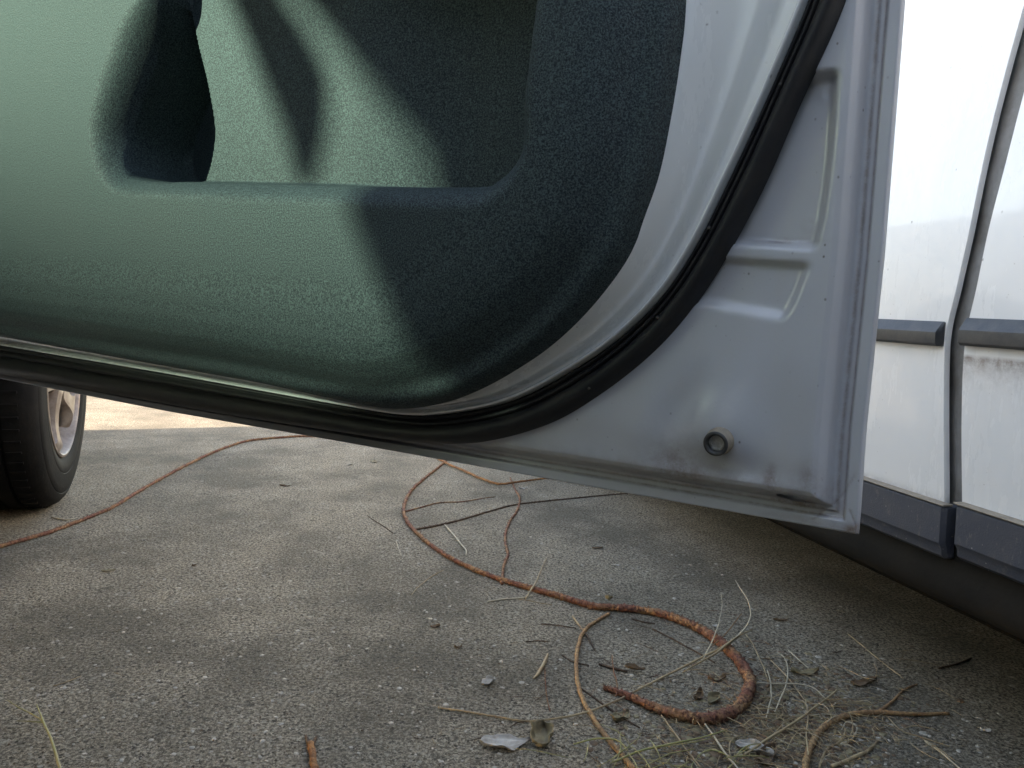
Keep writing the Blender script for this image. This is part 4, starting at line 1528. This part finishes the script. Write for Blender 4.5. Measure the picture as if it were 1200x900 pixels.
leaf(592, 872, .046, .026, 0.3, M_LEAFP, 'large pale dead leaf lying by a curled olive one', 0.7, 1)
leaf(633, 868, .034, .034, 1.2, M_LEAFO, 'curled olive-brown dead leaf beside the large pale one', 1.6, 2, lift=.001)
leaf(572, 801, .016, .016, 0.9, M_LEAFP, 'small cream dead leaf alone on the concrete', 1.5, 3)
leaf(744, 787, .022, .012, -0.1, M_LEAFB, 'small curled brown leaf on the dark twig in the vine loop', 1.5, 4, lift=.003)
leaf(818, 818, .018, .014, 1.2, M_LEAFB, 'dark brown leaf standing inside the vine loop', 1.8, 5)
leaf(840, 797, .022, .012, 0.2, M_LEAFB, 'shrivelled brown leaf resting near the curl of the vine', 1.8, 6)
leaf(837, 822, .022, .016, 0.7, M_LEAFO, 'crumpled olive leaf touching the inside of the curl', 1.6, 7)
leaf(943, 789, .034, .016, 0.25, M_LEAFO, 'olive dead leaf at the top of the straw heap', 1.2, 8)
leaf(1012, 802, .034, .016, 0.2, M_LEAFB, 'dark curled leaf right of the straw heap', 1.4, 9)
leaf(884, 882, .034, .022, -0.4, M_LEAFP, 'pale torn leaf at the bottom under the straw', 1.3, 10)
leaf(900, 890, .030, .020, 0.8, M_LEAFB, 'dark red-brown leaf at the bottom under the straw', 1.4, 11)
leaf(728, 842, .026, .018, 1.0, M_LEAFO, 'brownish leaf leaning on the tan stem', 1.2, 12)
leaf(438, 541, .034, .016, 2.0, M_LEAFO, 'thin tan dead leaf on the concrete near the door edge', 0.4, 13)
leaf(410, 545, .014, .010, 0.0, M_LEAFP, 'small pale leaf scrap on the concrete near the door edge', 1.3, 14)
leaf(613, 573, .018, .010, 0.3, M_LEAFP, 'white leaf scrap beside the orange stem', 1.4, 15)
leaf(334, 570, .022, .008, 0.1, M_LEAFB, 'tiny dark leaf on the open concrete left of the vine', 1.4, 16)
leaf(510, 735, .012, .008, 0.3, M_LEAFB, 'small rust-brown scrap in the middle of the concrete', 1.4, 17)
leaf(537, 759, .009, .007, 0.3, M_LEAFB, 'dark crumb of leaf below the rust-brown scrap', 1.6, 18)
leaf(127, 669, .018, .010, 0.3, M_LEAFO, 'flat tan leaf scrap on the concrete at the left', 0.3, 19)
leaf(228, 663, .009, .006, 1.3, M_LEAFB, 'dark crumb near the middle left of the concrete', 1.6, 20)
leaf(700, 643, .018, .007, 0.1, M_LEAFB, 'dark leaf scrap right of the side branch', 1.2, 21)
leaf(722, 663, .014, .006, 0.1, M_LEAFP, 'white leaf scrap right of the side branch', 0.9, 22)
leaf(713, 708, .012, .014, 1.2, M_LEAFO, 'orange-tan leaf bit clinging to the top of the vine', 1.8, 23, lift=.008)
leaf(838, 738, .008, .006, 0.2, M_LEAFP, 'white petal-like scrap above the vine loop', 1.0, 24, lift=.006)
leaf(1155, 858, .010, .009, 0.2, M_LEAFP, 'grey leaf crumb near the bottom right corner', 1.5, 25)
leaf(915, 727, .022, .008, 0.2, M_LEAFB, 'dark leaf in the shade above the straw heap', 1.0, 26)

# pebbles standing a little proud of the concrete, and crumbs of litter: nobody could count them
def scatter(name, n, region, smin, smax, hgt, mat, seed, dens=None, parent=None, attr=None):
    r = random.Random(seed)
    bm = bmesh.new()
    done = 0
    while done < n:
        px = r.uniform(*region[0])
        py = r.uniform(*region[1])
        if dens and r.random() > dens(px, py):
            continue
        c = ground(px, py)
        s = smin + (smax - smin) * r.random() ** 2.5
        k = r.randint(5, 8)
        a0 = r.uniform(0, 6.28)
        asp = r.uniform(.5, 1)
        yaw = r.uniform(0, 3.14)
        h = hgt * s * r.uniform(.6, 1.4)
        ring, top = [], []
        for j in range(k):
            a = a0 + 2 * math.pi * j / k
            q = r.uniform(.75, 1.15)
            x, y = s * q * math.cos(a), s * q * asp * math.sin(a)
            X, Y = x * math.cos(yaw) - y * math.sin(yaw), x * math.sin(yaw) + y * math.cos(yaw)
            ring.append(bm.verts.new((c.x + X, c.y + Y, -.0006)))
            top.append(bm.verts.new((c.x + X * .65, c.y + Y * .65, h * r.uniform(.8, 1.1))))
        for j in range(k):
            bm.faces.new((ring[j], ring[(j + 1) % k], top[(j + 1) % k], top[j]))
        bm.faces.new(top)
        done += 1
    return obj(name, bm, mat, parent, smooth=50, kind='stuff')


def dens_mid(px, py):
    return 0.35 + 0.65 * math.exp(-((px - 330) / 260) ** 2 - ((py - 680) / 90) ** 2)


scatter('exposed_pebbles', 3200, ((-80, 1250), (470, 960)), .0012, .0052, .16, M_STONE, 31, dens_mid)
scatter('fine_grit', 6000, ((-80, 1250), (470, 960)), .0006, .0016, .5, M_STONE, 32)
scatter('dark_grit', 4200, ((-80, 1250), (480, 960)), .0006, .0020, .5, M_LEAFB, 33)
heap = lambda px, py: math.exp(-((px - 930) / 90) ** 2 - ((py - 850) / 50) ** 2) + .35 * math.exp(-((px - 800) / 80) ** 2 - ((py - 870) / 40) ** 2)
scatter('leaf_crumbs', 1500, ((680, 1180), (720, 930)), .0010, .0075, .22, M_LEAFB, 34, heap)
scatter('leaf_crumbs', 900, ((680, 1180), (720, 930)), .0010, .0075, .22, M_LEAFO, 35, heap)


def straw_litter(name, n, mat, seed, cx, cy, sx, sy, L0, L1, r0, hmax, curl=.5):
    r = random.Random(seed)
    bm = bmesh.new()
    for _ in range(n):
        px, py = r.gauss(cx, sx), r.gauss(cy, sy)
        py = min(max(py, 690), 960)
        c = ground(px, py)
        L = r.uniform(L0, L1)
        a = r.uniform(0, 6.28)
        k = r.gauss(0, curl)
        h0, h1 = r.uniform(.001, hmax), r.uniform(.001, hmax)
        pts = []
        x, y = c.x, c.y
        for j in range(7):
            t = j / 6
            pts.append(Vector((x, y, h0 + (h1 - h0) * t + .3 * hmax * math.sin(math.pi * t) + .0008)))
            a += k / 6 + r.gauss(0, .10)
            x += math.cos(a) * L / 6
            y += math.sin(a) * L / 6
        rr = r0 * r.uniform(.6, 1.3)
        tube(pts, [rr * (1 - .5 * abs(2 * j / 6 - 1)) for j in range(7)], 5, 0, bm=bm)
    return obj(name, bm, mat, None, kind='stuff')


straw_litter('straw_litter', 150, M_STRAW, 41, 925, 848, 80, 40, .012, .070, .0006, .007, .5)
straw_litter('straw_litter', 380, M_STRAW, 46, 915, 862, 95, 34, .006, .028, .0005, .003, .5)
straw_litter('straw_litter', 50, M_STRAW, 47, 700, 780, 300, 110, .006, .02, .0004, .001, .5)
straw_litter('straw_litter', 26, M_STRAWP, 42, 925, 865, 60, 32, .012, .045, .0005, .008, 1.2)
straw_litter('root_hairs', 70, M_STEM, 43, 880, 830, 80, 45, .015, .05, .0004, .006, 1.2)
straw_litter('grass_tuft', 26, M_GRASS, 44, 770, 895, 50, 14, .03, .09, .0008, .012, .6)
straw_litter('twig_litter', 110, M_STEMD, 45, 830, 820, 130, 60, .006, .03, .0006, .001, .6)


# ================================================================== BEHIND THE CAMERA: a tall hedge added unseen to block sky light
def make_blocker_hedge(length, height, loc, yaw, label, seed):
    r = random.Random(seed)
    bm = bmesh.new()
    bmesh.ops.create_cube(bm, size=1)
    bmesh.ops.subdivide_edges(bm, edges=bm.edges, cuts=14, use_grid_fill=True)
    for w_ in bm.verts:
        w_.co = Vector((w_.co.x * length, w_.co.y * 1.0, (w_.co.z + .5) * height))
        w_.co += Vector((0, mnoise.noise(w_.co * 1.3) * .3, mnoise.noise(w_.co * .9 + Vector((5, 5, 5))) * .3 * (w_.co.z > .2)))
    h = obj('blocker_hedge', bm, M_HCORE)
    h.location = loc
    h.rotation_euler = (0, 0, yaw)
    bm = bmesh.new()
    for _ in range(int(length * 800)):
        x, z = r.uniform(-length / 2, length / 2), r.uniform(.02, height + .1)
        y = r.choice((-1, 1)) * r.uniform(.42, .7)
        c = Vector((x, y, z))
        a = Vector((r.gauss(0, 1), r.gauss(0, 1), r.gauss(0, 1))).normalized() * r.uniform(.02, .05)
        b = a.cross(Vector((r.gauss(0, 1), r.gauss(0, 1), r.gauss(0, 1)))).normalized() * r.uniform(.012, .025)
        bm.faces.new([bm.verts.new(c + a), bm.verts.new(c + b), bm.verts.new(c - a), bm.verts.new(c - b)])
    obj('blocker_hedge_foliage', bm, M_HLEAF, h, smooth=False, kind='stuff')
    tag(h, label, 'blocker_hedge')
    return h


M_HCORE = simple('blocker_hedge_core', (0.03, 0.045, 0.02), 0.9, 0.5, 6, 0.02, 30)
M_HLEAF = simple('blocker_hedge_leaf', (0.05, 0.085, 0.025), 0.6, 0.5, 3, 0, 30)
make_blocker_hedge(11, 2.3, (1.5, -2.6, 0), 0, 'tall clipped green hedge behind the viewpoint, added unseen to block sky light', 77)
make_blocker_hedge(9, 1.6, tuple(AO + LAT * 2.7 + AX * .3), CA.ang, 'low green hedge past the right-hand car, added unseen to block light', 78)  # added screen, cuts light arriving from the right

# far house added out of view; its roof edge half hides the sun
hx = Vector((SUN_DIR.x, SUN_DIR.y, 0)).normalized()
hn = Vector((-hx.y, hx.x, 0))
HD = 24.0
base = Vector((-.25, .8, 0)) - hx * HD
if hn.dot(AX) < 0:
    hn = -hn
HZ = 0.53 + HD * (-SUN_DIR.z) / math.hypot(SUN_DIR.x, SUN_DIR.y)
hang = math.atan2(hn.y, hn.x)
blocker_house = empty('blocker_house', base + hn * -5.0, hang)
tag(blocker_house, 'pale rendered house far off to the left, added unseen to fade the sun', 'blocker_house')
M_WALL = simple('render_wall', (0.45, 0.42, 0.36), 0.9, 0.2, 2, 0.002, 60)
M_ROOF = simple('dark_roof', (0.09, 0.07, 0.06), 0.9, 0.3, 6, 0.004, 30)
sgn_ = 1 if Vector((-hn.y, hn.x, 0)).dot(hx) < 0 else -1     # local y that points away from us
def hb_(n_, x0, x1, y0, y1, z0, z1, m_, bev=.01, par=None):
    ya, yb = sorted((y0 * sgn_, y1 * sgn_))
    return obj(n_, newbox(x0, x1, ya, yb, z0, z1, bev), m_, par or blocker_house, smooth=30)
hb_('wall', -6.2, 6.2, .4, 8, 0, HZ - .5, M_WALL)
hb_('roof', -6.6, 6.55, 0, 8.4, HZ - .45, HZ, M_ROOF, .02)
for z_ in (1.0, 4.2):
    for x_ in (-4.4, -1.5, 1.4, 4.2):
        w_ = hb_('window', x_ - .6, x_ + .6, .33, .38, z_, z_ + 1.3, M_WHITE, .01)
        hb_('pane', x_ - .52, x_ + .52, .30, .325, z_ + .08, z_ + 1.22, simple('dark_glass', (0.02, 0.025, 0.03), 0.08, 0.1, 3, 0), .005, w_)
